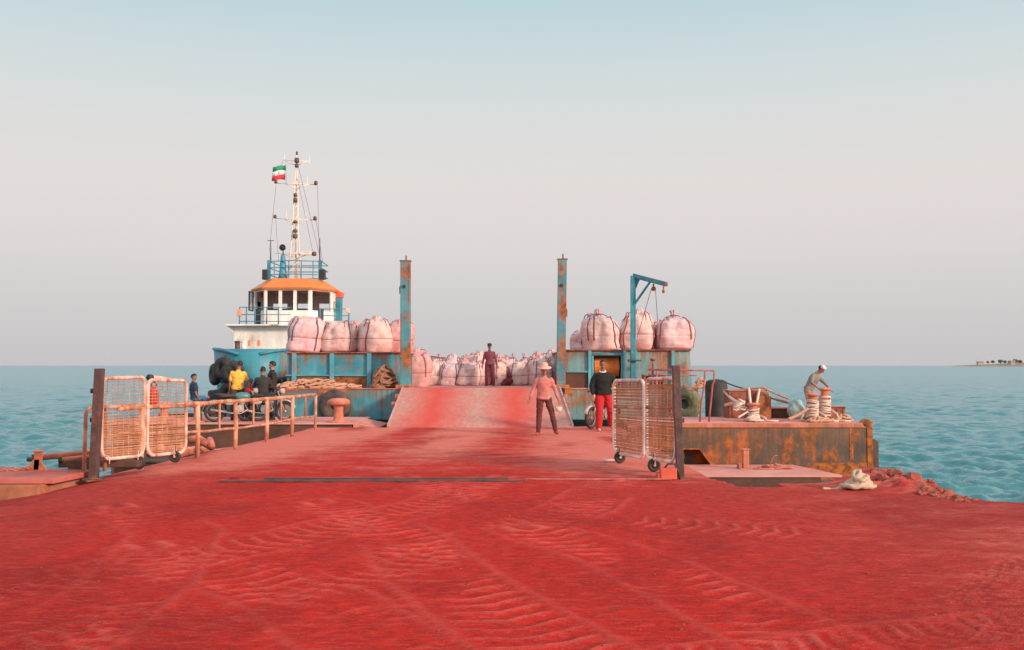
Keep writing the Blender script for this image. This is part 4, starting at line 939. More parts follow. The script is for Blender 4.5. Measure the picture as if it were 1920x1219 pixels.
# ------------------------------------------------------------------ bulk bags
def bagmat(name, base, f): 
    t = NT(name)
    n1 = t.noise(1.6, 6, .6); n2 = t.noise((22, 22, 6), 4, .6); n3 = t.noise(5, 6, .7)
    c = t.mix(t.ramp(n1, [(.35, 0), (.66, 1)]), base, tuple(min(1, v*k) for v, k in zip(base, (.98, .80, .80))))
    c = t.mix(t.math('MULTIPLY', t.ramp(n3, [(.45, 0), (.70, 1)]), f), c, (.55, .16, .15))
    sx = t.n.new('ShaderNodeSeparateXYZ'); t.link(t.tc.outputs['Object'], sx.inputs[0])
    g = t.ramp(t.math('ADD', sx.outputs['Z'], t.math('MULTIPLY', n3, .7)), [(.9, 0), (1.0, .55)]) if False else None
    w = t.n.new('ShaderNodeTexWave'); w.inputs['Scale'].default_value = 18; w.bands_direction = 'Z'; w.inputs['Distortion'].default_value = 1.5; t.link(t.tc.outputs['Object'], w.inputs[0])
    c = t.mix(t.math('MULTIPLY', w.outputs[1], .10), c, tuple(v*.75 for v in base))
    t.set(Base_Color=c, Roughness=.75); t.bump(t.math('ADD', t.math('MULTIPLY', n2, .5), n3), .55, .05)
    t.p.inputs['Sheen Weight'].default_value = .1
    return t.m
M_bag = [bagmat('woven bag lilac white', (.66, .50, .53), .6), bagmat('woven bag cream', (.72, .54, .51), .6), bagmat('woven bag dusty pink', (.62, .36, .36), .8)]
M_strap = plain('dark strap', (.09, .07, .10), .8, .3, 12, dustc=(.4, .15, .14), dustf=.5)
M_strap_red = plain('red dusted strap', (.32, .09, .08), .85, .3, 12)
def bag(style, seed, W=1.28, H=1.45, m=None, ms=None):
    """one bulk bag: sack > straps, mouth"""
    rng = random.Random(seed); ph = [rng.uniform(0, 6.28) for _ in range(6)]; sd = Vector((seed*3.7, seed*1.3, 0))
    tops = .86 if style == 'tied' else .95
    def surf(th, t_, off=0):
        e_ = 4.2-1.7*t_
        prof = np.interp(t_, [0, .04, .15, .4, .7, .85, .94, 1.0], [.86, .97, 1.03, 1.06, 1.02, .94, .76 if style != 'square' else .88, .40 if style != 'square' else .62])*W*.47
        c, s_ = math.cos(th), math.sin(th)
        r = prof/((abs(c)**e_+abs(s_)**e_)**(1/e_))*.97
        r *= 1+.018*math.sin(5*th+ph[0]+3*t_)+.022*math.sin(9*th+ph[1]-5*t_)*(.4+t_)+.012*math.sin(17*th+ph[2])*(t_**2)*2
        p = Vector((r*c, r*s_, t_*H*tops))
        k = mnoise.noise(p*1.25+sd)*.11+mnoise.noise(p*3.1+sd)*.05+mnoise.noise(Vector((p.x*7, p.y*7, p.z*2.2))+sd)*.028
        k -= .035*math.exp(-((t_-.42)/.018)**2)
        k += mnoise.noise(p*6.5+sd)*.075*t_**3
        n = Vector((c, s_, .15 if t_ < .9 else 1.4)).normalized()
        p += n*(k*min(1, t_*8)+off); p.x += .09*math.sin(ph[3])*t_; p.y += .06*math.sin(ph[4])*t_; p.z -= .07*t_*(.5+.5*math.sin(th+ph[5]))
        return p
    e = bpy.data.objects.new('bulk_bag', None); col.objects.link(e)
    NA, NTt = 56, 34; rings = []
    for j in range(NTt+1): 
        t_ = (j/NTt)**.92; rings.append([surf(2*math.pi*i/NA, t_) for i in range(NA)])
    top = rings[-1]; cz = sum((p.z for p in top))/NA
    cc = Vector((sum(p.x for p in top)/NA, sum(p.y for p in top)/NA, cz))
    if style == 'tied':
        for k, dz in ((.42, .05), (.26, .11), (.20, .15), (.30, .24), (.42, .30)):
            rings.append([cc+Vector(((p-cc).x*k, (p-cc).y*k, dz+.03*math.sin(7*i*.1122+ph[5]))) *1 if False else cc+Vector(((p-cc).x*k*(1+.25*math.sin(i*.785+ph[5])), (p-cc).y*k*(1+.25*math.sin(i*.785+ph[5])), dz+.035*math.sin(i*.673+ph[5])*k*2)) for i, p in enumerate(top)])
    elif style == 'loose':
        for k, dz in ((.75, .02), (.6, .07), (.62, .13)):
            rings.append([cc+Vector(((p-cc).x*k, (p-cc).y*k, dz+.05*math.sin(i*.56+ph[5])+.03*math.sin(i*1.3+ph[1]))) for i, p in enumerate(top)])
        rings.append([cc+Vector(((p-cc).x*.3, (p-cc).y*.3, .02)) for p in top])
    else:
        rings.append([cc+Vector(((p-cc).x*.5, (p-cc).y*.5, .05)) for p in top])
    b = MB(); b.loft(rings); b.build('sack', m, e, True)
    # straps up the corners into lifting loops
    def tape(pts, wv, w_=.026):
        b.loft([[p-wv*w_, p+wv*w_, p+wv*w_+n_*.008, p-wv*w_+n_*.008] for p, n_ in pts])
    for q in range(4):
        b = MB()
        for da in ((-.16, .16) if rng.random() < .45 else (rng.choice((-.16, .16)),)):
            th = math.pi/4+q*math.pi/2+da+rng.uniform(-.05, .05)
            pts = [(surf(th, t_, .008), Vector((math.cos(th), math.sin(th), .1))) for t_ in np.linspace(.30 if rng.random() < .7 else .05, .93, 14)]
            tape(pts, Vector((-math.sin(th), math.cos(th), 0)))
        th = math.pi/4+q*math.pi/2; a_, c_ = surf(th-.16, .93, .01), surf(th+.16, .93, .01); up = rng.uniform(.05, .20) if style != 'square' else rng.uniform(.05, .14)
        mid = (a_+c_)/2; out = Vector((math.cos(th), math.sin(th), 0))
        fl = rng.uniform(-.2, .03)
        b.tube([surf(th-.16, .80, .0), a_, a_+Vector((0, 0, up*.6))+out*fl*.5, mid+Vector((0, 0, up))+out*fl, c_+Vector((0, 0, up*.6))+out*fl*.5, c_], .016, 6)
        b.build('strap', ms, e, True)
    b = MB()
    if style == 'tied': b.torus(cc+Vector((0, 0, .13)), (0, 0, 1), W*.47*.085+.04, .022, 18, 6); b.tube([cc+Vector((.1, -.08, .13)), cc+Vector((.25, -.15, .05)), cc+Vector((.33, -.2, -.06))], .016, 6); b.tube([cc+Vector((.1, -.08, .13)), cc+Vector((-.2, -.18, .08)), cc+Vector((-.3, -.22, -.02))], .016, 6); b.build('tie_cord', M_strap, e, True)
    else:
        th0 = -math.pi/2
        for k in range(2):
            z_ = .42
            pts = [surf(th, z_+.002, .012) for th in np.linspace(-math.pi+.5, -.4, 26)]
        b.tube(pts, .011, 5); b.build('seam', M_strap_red, e, True)
    return e
BAGK = [bag('square', 1, 1.36, 1.38, M_bag[0], M_strap), bag('loose', 2, 1.30, 1.42, M_bag[1], M_strap_red), bag('tied', 3, 1.32, 1.45, M_bag[1], M_strap), bag('loose', 4, 1.30, 1.34, M_bag[2], M_strap_red), bag('tied', 5, 1.30, 1.4, M_bag[0], M_strap_red), bag('square', 6, 1.30, 1.4, M_bag[1], M_strap), bag('loose', 7, 1.25, 1.35, M_bag[0], M_strap)]
used = [False]*len(BAGK)
def put(k, x, y, z, rz, label, group, s=1.0, sz=1.0):
    if used[k]: o = dup(BAGK[k], (x, y, z), rz)
    else: o = BAGK[k]; used[k] = True; o.location = (x, y, z); o.rotation_euler = (0, 0, rz)
    o.rotation_euler[0] = random.uniform(-.05, .05); o.rotation_euler[1] = random.uniform(-.06, .06); o.scale = (s, s, s*sz); tag(o, label, 'bag', group); return o
GL, GR, GD = 'bulk bags on the left wing deck', 'bulk bags on the right wing deck', 'bulk bags in the well deck'
zl, zr = ZL+.012, ZR+.012
X = lambda px, Y: at(px, 640, Y).x
put(0, X(570, 36.3), 36.3, zl, .12, 'leftmost bulk bag on the left wing, smooth and square before the white deckhouse', GL, 1.0, .98)
put(5, X(637, 36.3), 36.35, zl, -.25, 'bulk bag with a peaked dark strap loop, second on the left wing', GL, .95, .90)
put(1, X(700, 36.3), 36.4, zl, .3, 'bulk bag with a ruffled top and red straps, third on the left wing', GL, .98, .93)
put(3, X(742, 36.3), 36.7, zl, -.1, 'dusty pink bulk bag half hidden by the left ramp post', GL, .92, .98)
put(6, X(612, 38.0), 38.0, zl, .5, 'bulk bag behind the gap between the first two bags on the left wing', GL, .9, .95)
put(3, X(668, 38.0), 38.0, zl, .9, 'dusty pink bulk bag filling the gap behind the second and third bags', GL, .95, .95)
put(2, X(1127, 36.2), 36.2, zr, .2, 'bulk bag with a rounded knotted top, nearest the right ramp post', GR, 1.02, .95)
put(1, X(1193, 36.3), 36.35, zr, -.2, 'bulk bag behind the blue davit crane mast', GR, 1.0, 1.02)
put(4, X(1264, 36.2), 36.25, zr, .1, 'bulk bag tied with dark cord at the right end of the right wing', GR, 1.06, .90)
put(6, X(1092, 37.6), 37.6, zr, .7, 'small bulk bag tucked low behind the right ramp post', GR, .72, .78)
put(3, X(1120, 38.2), 38.2, zr, .7, 'dusty pink bulk bag peeping over the bag with the knotted top', GR, .85, 1.30)
put(3, X(1228, 38.0), 38.0, zr, .4, 'dusty pink bulk bag in the gap behind the crane hoist wire', GR, .85, .95)
zd = .855
row = [(3, 776, 40.0, 1.04, 1.14, 'tall dusty pink bulk bag right beside the left ramp post'), (1, 811, 44.5, .74, 1.12, 'leftmost front bulk bag in the well, cream with drooping straps'), (0, 843, 44.3, .74, 1.0, 'square lilac bulk bag with an open red mouth, left part of the well'),
       (5, 879, 44.2, .88, .86, 'wide low bulk bag left of the man in maroon coveralls'), (6, 905, 44.8, .66, 1.2, 'narrow bulk bag directly behind the left arm of the man in coveralls'), (2, 938, 44.6, .66, 1.25, 'tied bulk bag just right of the man in coveralls'),
       (5, 972, 44.4, .70, 1.12, 'cream bulk bag in front right of the dark red cloth bundle'), (4, 993, 44.6, .62, 1.25, 'narrow tied bulk bag left of the man with the straw hat'), (1, 1012, 44.2, .80, 1.15, 'cream bulk bag behind the straw hat'), (6, 1040, 44.6, .80, 1.15, 'lilac bulk bag close to the right ramp post in the well')]
for k, px, Y, s, sz, lb in row: put(k, X(px, Y), Y, zd, random.uniform(-.3, .3), lb, GD, s, sz)
row2 = [(4, 798, 46.0, .84, 1.12, 'second row bulk bag above the leftmost front bag of the well'), (2, 826, 46.0, .76, 1.22, 'second row tied bulk bag left of the open red mouth'), (6, 850, 46.1, .76, 1.32, 'second row bulk bag above the square lilac bag'), (3, 872, 46.0, .80, 1.28, 'second row dusty pink bulk bag with a rounded hump'),
        (1, 894, 46.0, .84, 1.28, 'second row ruffled bulk bag behind the coverall man, left side'), (3, 933, 46.0, .82, 1.28, 'second row bulk bag behind the coverall man, right side'), (2, 962, 46.0, .76, 1.22, 'second row tied bulk bag above the dark red bundle'), (4, 984, 46.1, .76, 1.26, 'second row tied bulk bag above the narrow tied one'), (3, 1006, 46.0, .84, 1.34, 'second row dusty pink bulk bag upper left of the straw hat'), (1, 1033, 46.0, .86, 1.28, 'second row ruffled bulk bag upper right of the straw hat')]
for k, px, Y, s, sz, lb in row2: put(k, X(px, Y), Y, zd, random.uniform(-.5, .5), lb, GD, s, sz)
b = MB(); b.ell((0, 0, .16), (.24, .2, .18), 16); b.ell((.06, .05, .42), (.11, .12, .30), 14); b.ell((-.16, -.05, .08), (.18, .16, .10), 12)
o = tag(b.build('cloth_bundle', plain('dark maroon cloth', (.16, .022, .03), .9, .3, 6, bump=.6), None, remesh=.03, smoothmod=5), 'dark maroon cloth bundle slumped between the well bags', 'bundle'); o.location = (X(952, 43.6), 43.6, zd)

# ------------------------------------------------------------------ tug
TW = 54.0; kx = TW/F
tc = at(552, 600, TW); NX, NY = at(414, 680, 42.5).x+1.25, 42.3
e = thing('tugboat', (tc.x, TW, WZ), 'blue hulled tugboat with white wheelhouse and orange roof behind the barge', 'tugboat'); eo = Vector(e.location)
def L(p): return Vector(p)-eo
def zz(py, Y=TW): return at(552, py, Y).z
# hull
axis = (Vector((tc.x, TW, 0))-Vector((NX, NY, 0))); axis.normalize(); side = Vector((axis.y, -axis.x, 0))
b = MB(); rings = []
st = [0, .35, .9, 1.8, 3.2, 5.2, 8, 12, 17, 21, 23]
hb = [.45, .95, 1.35, 1.8, 2.25, 2.6, 2.85, 2.95, 2.95, 2.7, 2.2]
zt_ = [at(414, 664, NY).z, at(420, 660, NY).z+.03, 2.42, 2.46, 2.5, 2.5, 2.45, 2.2, 1.9, 1.9, 1.9]
for s_, h_, z_ in zip(st, hb, zt_):
    c = Vector((NX, NY, 0))+axis*s_; r_ = []
    for k, zf in ((1, 1), (.97, .72), (.90, .45), (.80, .2), (.6, -.2), (.25, -.45)):
        zq = WZ+(z_-WZ)*zf if zf >= 0 else WZ+zf*3
        r_.append(c+side*(h_*k)+axis*((1-zf)*.5*max(0, 1-s_/4))+Vector((0, 0, zq)))
    for k, zf in ((.25, -.45), (.6, -.2), (.80, .2), (.90, .45), (.97, .72), (1, 1)):
        zq = WZ+(z_-WZ)*zf if zf >= 0 else WZ+zf*3
        r_.append(c-side*(h_*k)+axis*((1-zf)*.5*max(0, 1-s_/4))+Vector((0, 0, zq)))
    rings.append([L(p) for p in r_])
b.loft(rings); b.build('hull', M_tugblue, e, True)
b = MB()
for sg in (1, -1): b.tube([L(Vector((NX, NY, 0))+axis*s_+side*(sg*h_)+Vector((0, 0, z_))) for s_, h_, z_ in zip(st, hb, zt_)], .07, 8)
b.build('bulwark_rail', M_tugpipe, e, True)
cb = Vector((NX, NY, 0))
b = MB()
for sg in (1, -1): b.tube([L(cb+axis*s_+side*(sg*(h_*.94+.05))+Vector((0, 0, z_*.52+WZ*.1))) for s_, h_, z_ in zip(st, hb, zt_)], .13, 8)
b.build('rubbing_strake', M_rubber, e, True)
# bow fittings
for px, lb in ((445, 'bow_post'), (457, 'bow_post')):
    p = at(px, 650, 46.5); b = MB(); b.cyl(L((p.x, 46.5, 2.3)), L((p.x, 46.5, zz(641, 46.5))), .12, .12, 12); b.ell(L((p.x, 46.5, zz(641, 46.5))), (.15, .15, .06), 12); b.build('bow_bitt', M_steelgrey if px == 445 else M_white, e, True)
# deckhouse
def X_(px, Y=TW): return at(px, 600, Y).x
b = MB(); b.box2(L((X_(459), TW-2.4, 2.2)), L((X_(645), TW+6, zz(613))));  b.build('deckhouse', M_white, e, bevel=.12)
b = MB(); b.box2(L((X_(451), TW-2.9, zz(615))), L((X_(655), TW+6.2, zz(612)))); b.build('bridge_deck', M_white, e, bevel=.02)
b = MB(); b.prism([L((X_(452), TW-2.88, zz(615)-.01)), L((X_(461), TW-2.5, zz(615)-.01)), L((X_(461), TW-2.42, zz(626)))], (0, 6, 0)); b.build('wing_bracket', M_white, e)
b = MB()
for px in (488, 505): b.box2(L((X_(px), TW-2.42, zz(650))), L((X_(px+4), TW-2.40, zz(640))))
b.build('rust_patch', M_orange, e)
# wheelhouse plan: front flat + two angled facets
yf = TW-1.7
plan = [(X_(478), yf+1.5), (X_(510), yf), (X_(594), yf), (X_(624), yf+1.5), (X_(624), yf+4.2), (X_(478), yf+4.2)]
fz, wb, wt, ez = zz(612), zz(585), zz(549), zz(545)
wbm, glm = MB(), []
M_glass = NT('tinted glass'); tg = M_glass
tg.set(Base_Color=(.55, .62, .62), Roughness=.05, IOR=1.3); tg.p.inputs['Transmission Weight'].default_value = .92; M_glass = tg.m
M_inside = plain('cabin dark lining', (.05, .055, .06), .8, .2, 3)
nwin = [1, 3, 1, 2, 3, 2]; cen = Vector((tc.x, yf+2.2, 0))
frames = []
for i in range(6):
    p, q = Vector((*plan[i], 0)), Vector((*plan[(i+1) % 6], 0)); d = q-p; Ln = d.length; d.normalize(); nrm = Vector((d.y, -d.x, 0))
    if nrm.dot(cen-p) > 0: nrm = -nrm
    def Q(a, z, o=0): return L(p+d*a+nrm*o+Vector((0, 0, z)))
    def panel(b_, a0, a1, z0, z1, th=.09, o=0): b_.loft([[Q(a0, z, o), Q(a1, z, o), Q(a1, z, o-th), Q(a0, z, o-th)] for z in (z0, z1)])
    panel(wbm, 0, Ln, fz, wb); panel(wbm, 0, Ln, wt, ez)
    if i > 2: panel(wbm, .02, Ln-.02, wt-.45, wt-.001, .05, -.02)
    m = nwin[i]; mw = .17 if i < 3 else .5
    pitchw = (Ln-mw*.6)/m
    for k in range(m+1):
        a = mw*.3+pitchw*k; panel(wbm, max(0, a-mw/2), min(Ln, a+mw/2), wb+.001, wt-.001)
    for k in range(m):
        a0, a1 = mw*.3+pitchw*k+mw/2, mw*.3+pitchw*(k+1)-mw/2
        frames.append((Q, a0, a1, i, k))
wh = wbm.build('wheelhouse', M_white, e)
for Q, a0, a1, i, k in frames:
    b = MB(); w_ = .055
    for (u0, u1, z0, z1) in ((a0, a1, wb, wb+w_), (a0, a1, wt-w_, wt), (a0, a0+w_, wb+w_, wt-w_), (a1-w_, a1, wb+w_, wt-w_)):
        b.loft([[Q(u0, z, .015), Q(u1, z, .015), Q(u1, z, -.06), Q(u0, z, -.06)] for z in (z0, z1)])
    wfr = b.build('window', M_dark, wh)
    b = MB(); b.loft([[Q(a0+w_, z, -.02), Q(a1-w_, z, -.02), Q(a1-w_, z, -.03), Q(a0+w_, z, -.03)] for z in (wb+w_, wt-w_)]); b.build('pane', M_glass, wfr)
    if i == 1 and k == 1:
        b = MB(); ac = (a0+a1)/2; zc = wb+(wt-wb)*.55; c0, c1 = Q(ac, zc, .03), Q(ac, zc, .0)
        b.torus(c0, c0-c1, .27, .045, 22, 8); b.cyl(c1, c0, .24, .24, 22); b.build('clear_view_screen', plain('pale screen disc', (.62, .64, .66), .4, .1, 5), wfr, True)
b = MB(); b.loft([[L((x*.98+cen.x*.02, y*.98+cen.y*.02, z)) for x, y in plan] for z in (fz+.01, fz+.05)]); 
b.box2(L((X_(490), yf+.5, fz+.05)), L((X_(612), yf+.95, wb+.12))); b.box2(L((X_(548), yf+1.6, fz+.05)), L((X_(556), yf+2.0, wb+.5)))
b.build('console', M_inside, e)
b = MB(); def_ = [(1.06, zz(547)), (1.09, zz(544)), (1.0, zz(540)), (.70, zz(525)), (.0001, zz(524.5))]
b.loft([[L((cen.x+(x-cen.x)*k, cen.y+(y-cen.y)*k, z)) for x, y in plan] for k, z in def_]); b.build('roof', M_orange, e)
# uptakes at both sides
for px in (475, 628):
    b = MB(); x = X_(px); b.box2(L((x-.17, TW+.9, zz(618))), L((x+.17, TW+1.4, zz(556)))); u_ = b.build('uptake', M_tugpipe, e, bevel=.03)
    b = MB(); b.box2(L((x-.23, TW+.85, zz(556))), L((x+.23, TW+1.45, zz(546)))); b.build('uptake_top', M_orangered, u_, bevel=.03)
# bridge rails
yr0 = TW-2.85
def railset(px0, px1, rows, posts_, y0, m, nm='hand_rail', y1=None):
    b = MB()
    for py in rows: b.tube([L((X_(px0, y0), y0, zz(py))), L((X_(px1, y0), y0 if y1 is None else y1, zz(py)))], .024, 6)
    for px in posts_: b.tube([L((X_(px, y0), y0, zz(rows[0]))), L((X_(px, y0), y0, zz(rows[-1]+8)))], .035, 6)
    return b.build(nm, m, e, True)
railset(449, 545, (582, 595, 607), (449, 462, 478, 500, 522), yr0, M_tugpipe)
railset(600, 655, (585, 597, 608), (600, 628, 654), yr0, M_tugpipe)
b = MB(); b.box(L((X_(449, yr0), yr0, zz(592))), (.22, .16, .36)); b.build('side_light', plain('faded orange lamp box', (.68, .30, .16), .6, .2, 4), e, bevel=.02)
b = MB(); b.box(L((X_(652, yr0), yr0, zz(588))), (.2, .16, .24)); b.build('side_light', plain('faded peach lamp box', (.7, .45, .35), .6, .2, 4), e, bevel=.02)
# top deck rails, speakers
yt = TW-.2; b = MB()
for py in (491, 503, 516): b.tube([L((X_(504), yt, zz(py))), L((X_(553), yt-.5, zz(py))), L((X_(603), yt, zz(py))), L((X_(600), yt+2.4, zz(py))), L((X_(507), yt+2.4, zz(py))), L((X_(504), yt, zz(py)))], .028, 6)
for px in (518, 545, 568, 590): b.tube([L((X_(px), yt-.35, zz(491))), L((X_(px), yt-.35, zz(525)))], .028, 6)
for px in (505, 601): b.box2(L((X_(px)-.09, yt-.06, zz(527))), L((X_(px)+.09, yt+.06, zz(489))))
b.build('roof_rail', M_tugpipe, e)
for px in (498, 605): b = MB(); b.box2(L((X_(px)-.15, yt-.1, zz(525))), L((X_(px)+.15, yt+.25, zz(506)))); b.build('loudhailer', M_dark, e, bevel=.03)
for px, py0 in ((508, 452), (600, 446)):
    b = MB(); b.tube([L((X_(px), yt, zz(490))), L((X_(px), yt, zz((py0+490)/2))), L((X_(px), yt, zz(py0)))], [.04, .028, .016], 6)
    if px == 508: b.tube([L((X_(502), yt, zz(452))), L((X_(514), yt, zz(452)))], .02, 6)
    b.build('whip_antenna', M_steelgrey, e)
b = MB(); b.lathe([(.26, 0), (.2, .3), (.13, zz(484)-zz(524)), (.10, zz(478)-zz(524))], L((X_(532), yt-.1, zz(524))), n=16); b.build('light_pedestal', M_tugpipe, e, True)
b = MB(); q = L((X_(532), yt-.1, zz(466))); b.cyl(q+Vector((0, -.16, 0)), q+Vector((0, .12, 0)), .16, .12, 16); b.torus(q+Vector((0, -.16, 0)), (0, 1, 0), .15, .03, 16, 6); b.tube([q+Vector((0, 0, -.34)), q+Vector((0, 0, -.1))], .03, 6); b.build('searchlight', M_dark, e, True)
# mast: tapering lattice
ym = TW+.8; mx = X_(553, ym); zm0, zm1 = zz(524), at(556, 300, ym).z
b = MB(); tipx = at(556, 300, ym).x
for dx, dy in ((-.42, -.25), (.42, -.25), (0, .5)):
    b.tube([L((mx+dx*.9, ym+dy, zm0)), L((mx+dx*.42, ym+dy*.5, zz(440))), L((tipx+dx*.2, ym+dy*.25, zz(345))), L((tipx, ym, zm1))], [.04, .033, .027, .02], 8)
zs_ = [zz(v) for v in (505, 485, 462, 440, 418, 396, 374, 352, 330)]
for i, z_ in enumerate(zs_[:-1]):
    k0 = 1-(z_-zm0)/(zm1-zm0)
    b.tube([L((mx-.38*k0, ym-.2*k0, z_)), L((mx+.34*k0, ym-.2*k0, zs_[i+1]))], .024, 5)
b.tube([L((mx, ym, zm0)), L((tipx, ym, zz(286)))], .034, 8)
ms_ = b.build('mast', M_mast, e, True)
for py, x0, x1, sl in ((297, 529, 579, .01), (341, 516, 594, -.02), (408, 516, 594, -.02), (474, 514, 596, 0)):
    b = MB(); b.tube([L((X_(x0, ym), ym-.1, zz(py-2))), L((X_((x0+x1)/2, ym), ym-.1, zz(py))), L((X_(x1, ym), ym-.1, zz(py+(1 if sl else 0))))], [.02, .034, .02], 6)
    b.tube([L((X_((x0+x1)/2-22, ym), ym-.1, zz(py))), L((X_((x0+x1)/2, ym), ym-.1, zz(py+9)))], .022, 5); b.tube([L((X_((x0+x1)/2+22, ym), ym-.1, zz(py))), L((X_((x0+x1)/2, ym), ym-.1, zz(py+9)))], .022, 5)
    b.build('crosstree', M_mast, ms_, True)
for px, py0, py1, w_ in ((556, 280, 287, .06), (556, 292, 302, .13), (556, 303, 311, .11), (554, 359, 366, .11), (554, 368, 377, .12), (554, 411, 416, .13), (554, 427, 434, .12), (554, 436, 445, .13), (517, 334, 341, .09), (592, 336, 344, .10), (516, 400, 407, .09), (591, 403, 411, .10), (590, 470, 478, .13)):
    b = MB(); x = X_(px, ym); z0, z1 = zz(py1), zz(py0); b.lathe([(w_*.6, z0), (w_, z0+.03), (w_, z1-.05), (w_*.5, z1)], L((x, ym-.28, 0)), n=12); b.build('mast_lamp', M_lamp, ms_, True)
b = MB(); b.box(L((X_(575, ym), ym-.25, zz(474))), (.62, .2, .13)); b.box(L((X_(575, ym), ym-.25, zz(470))), (.5, .12, .04)); b.build('radar_bar', M_mast, ms_, bevel=.02)
for px, py in ((531, 293), (578, 296), (575, 334), (572, 402), (536, 400)): b = MB(); b.tube([L((X_(px, ym), ym-.1, zz(py+6))), L((X_(px, ym), ym-.1, zz(py-9)))], .018, 5); b.build('small_aerial', M_mast, ms_)
b = MB()
for x0, y0, x1, y1 in ((594, 344, 600, 489), (592, 410, 606, 489), (516, 342, 506, 470), (556, 300, 603, 489), (556, 330, 588, 472), (516, 408, 524, 490), (529, 296, 516, 334)):
    b.tube([L((X_(x0, ym), ym-.1, zz(y0))), L((X_(x1, ym), ym-.3, zz(y1)))], .009, 4)
b.build('stay_wire', M_steelgrey, ms_)
# flag
M_fg = plain('flag green', (.02, .26, .12), .8, .1, 3); M_fw = plain('flag white', (.78, .74, .72), .8, .05, 3); M_fr = plain('flag red', (.62, .03, .04), .8, .1, 3)
fp = at(536, 311, ym-.2); fe = thing('flag', (fp.x, ym-.2, fp.z), 'green white and red striped flag flying from the tug mast', 'flag')
FWd, FH = 25*kx, 27*kx
def fpt(a, h, o=0): return Vector((-a*FWd-.06*h, .09*math.sin(a*6+.6)+o, -h*FH+.05*math.sin(a*5.5)-.03*a))
for nm, m_, h0, h1 in (('green_stripe', M_fg, 0, .335), ('white_stripe', M_fw, .335, .665), ('red_stripe', M_fr, .665, 1)):
    b = MB(); n = 14
    for o in (0, .012): pass
    b.loft([[fpt(i/n, h0), fpt(i/n, h1), fpt(i/n, h1, .01), fpt(i/n, h0, .01)] for i in range(n+1)]); b.build(nm, m_, fe, True)
b = MB(); c_ = fpt(.5, .5, -.012)
for sx in (-1, 1): b.tube([c_+Vector((sx*.02, 0, -.07)), c_+Vector((sx*.06, 0, 0)), c_+Vector((sx*.035, 0, .06))], .010, 5)
b.tube([c_+Vector((0, 0, -.08)), c_+Vector((0, 0, .07))], .010, 5); b.build('emblem', M_fr, fe)
b = MB(); b.tube([Vector((.0, 0, .12)), Vector((0.02, 0, -1.0))], .012, 5); b.build('halyard', M_steelgrey, fe)
# bow tyres
def bowpt(s_, sg, z_): 
    h_ = np.interp(s_, st, hb); return cb+axis*s_+side*(sg*(h_*.96))+Vector((0, 0, z_))
for k, (px, py, Y, w_, ax, lb) in enumerate(((403, 702, 42.4, .50, (-.85, -.5, 0), 'leftmost big tyre on the tug bow, upper row'), (419, 690, 41.9, .50, (-.45, -1, 0), 'second big tyre of the upper row on the tug bow'), (436, 697, 41.8, .46, (.1, -1, 0), 'third big tyre of the upper row on the tug bow, behind the yellow shirt'),
        (470, 715, 43.6, .5, (.7, -1, 0), 'tyre on the tug bow between the yellow shirt and the seated man'), (489, 712, 44.4, .5, (.9, -.9, 0), 'rightmost tyre on the tug bow behind the bearded man'), (430, 738, 41.9, .48, (-.2, -1, 0), 'lower row tyre on the tug bow under the upper three'))):
    tyre(at(px, py, Y), ax, .48, .19, lb, M_rubber, 'tyres on the tug bow', rope_=(0, .3, .62))
e3 = thing('cylinder_fender', at(407, 768, 41.8), 'black rubber cylinder fender standing below the tug bow tyres', 'fender')
b = MB(); b.lathe([(.25, -.5), (.36, -.45), (.38, 0), (.38, .74), (.34, .80), (.2, .82)], n=24); b.build('rubber_body', M_rubber, e3, True)
b = MB(); b.cyl((0, 0, -.52), (0, 0, .84), .1, .1, 14); b.build('core_pipe', M_rubber_worn, e3)

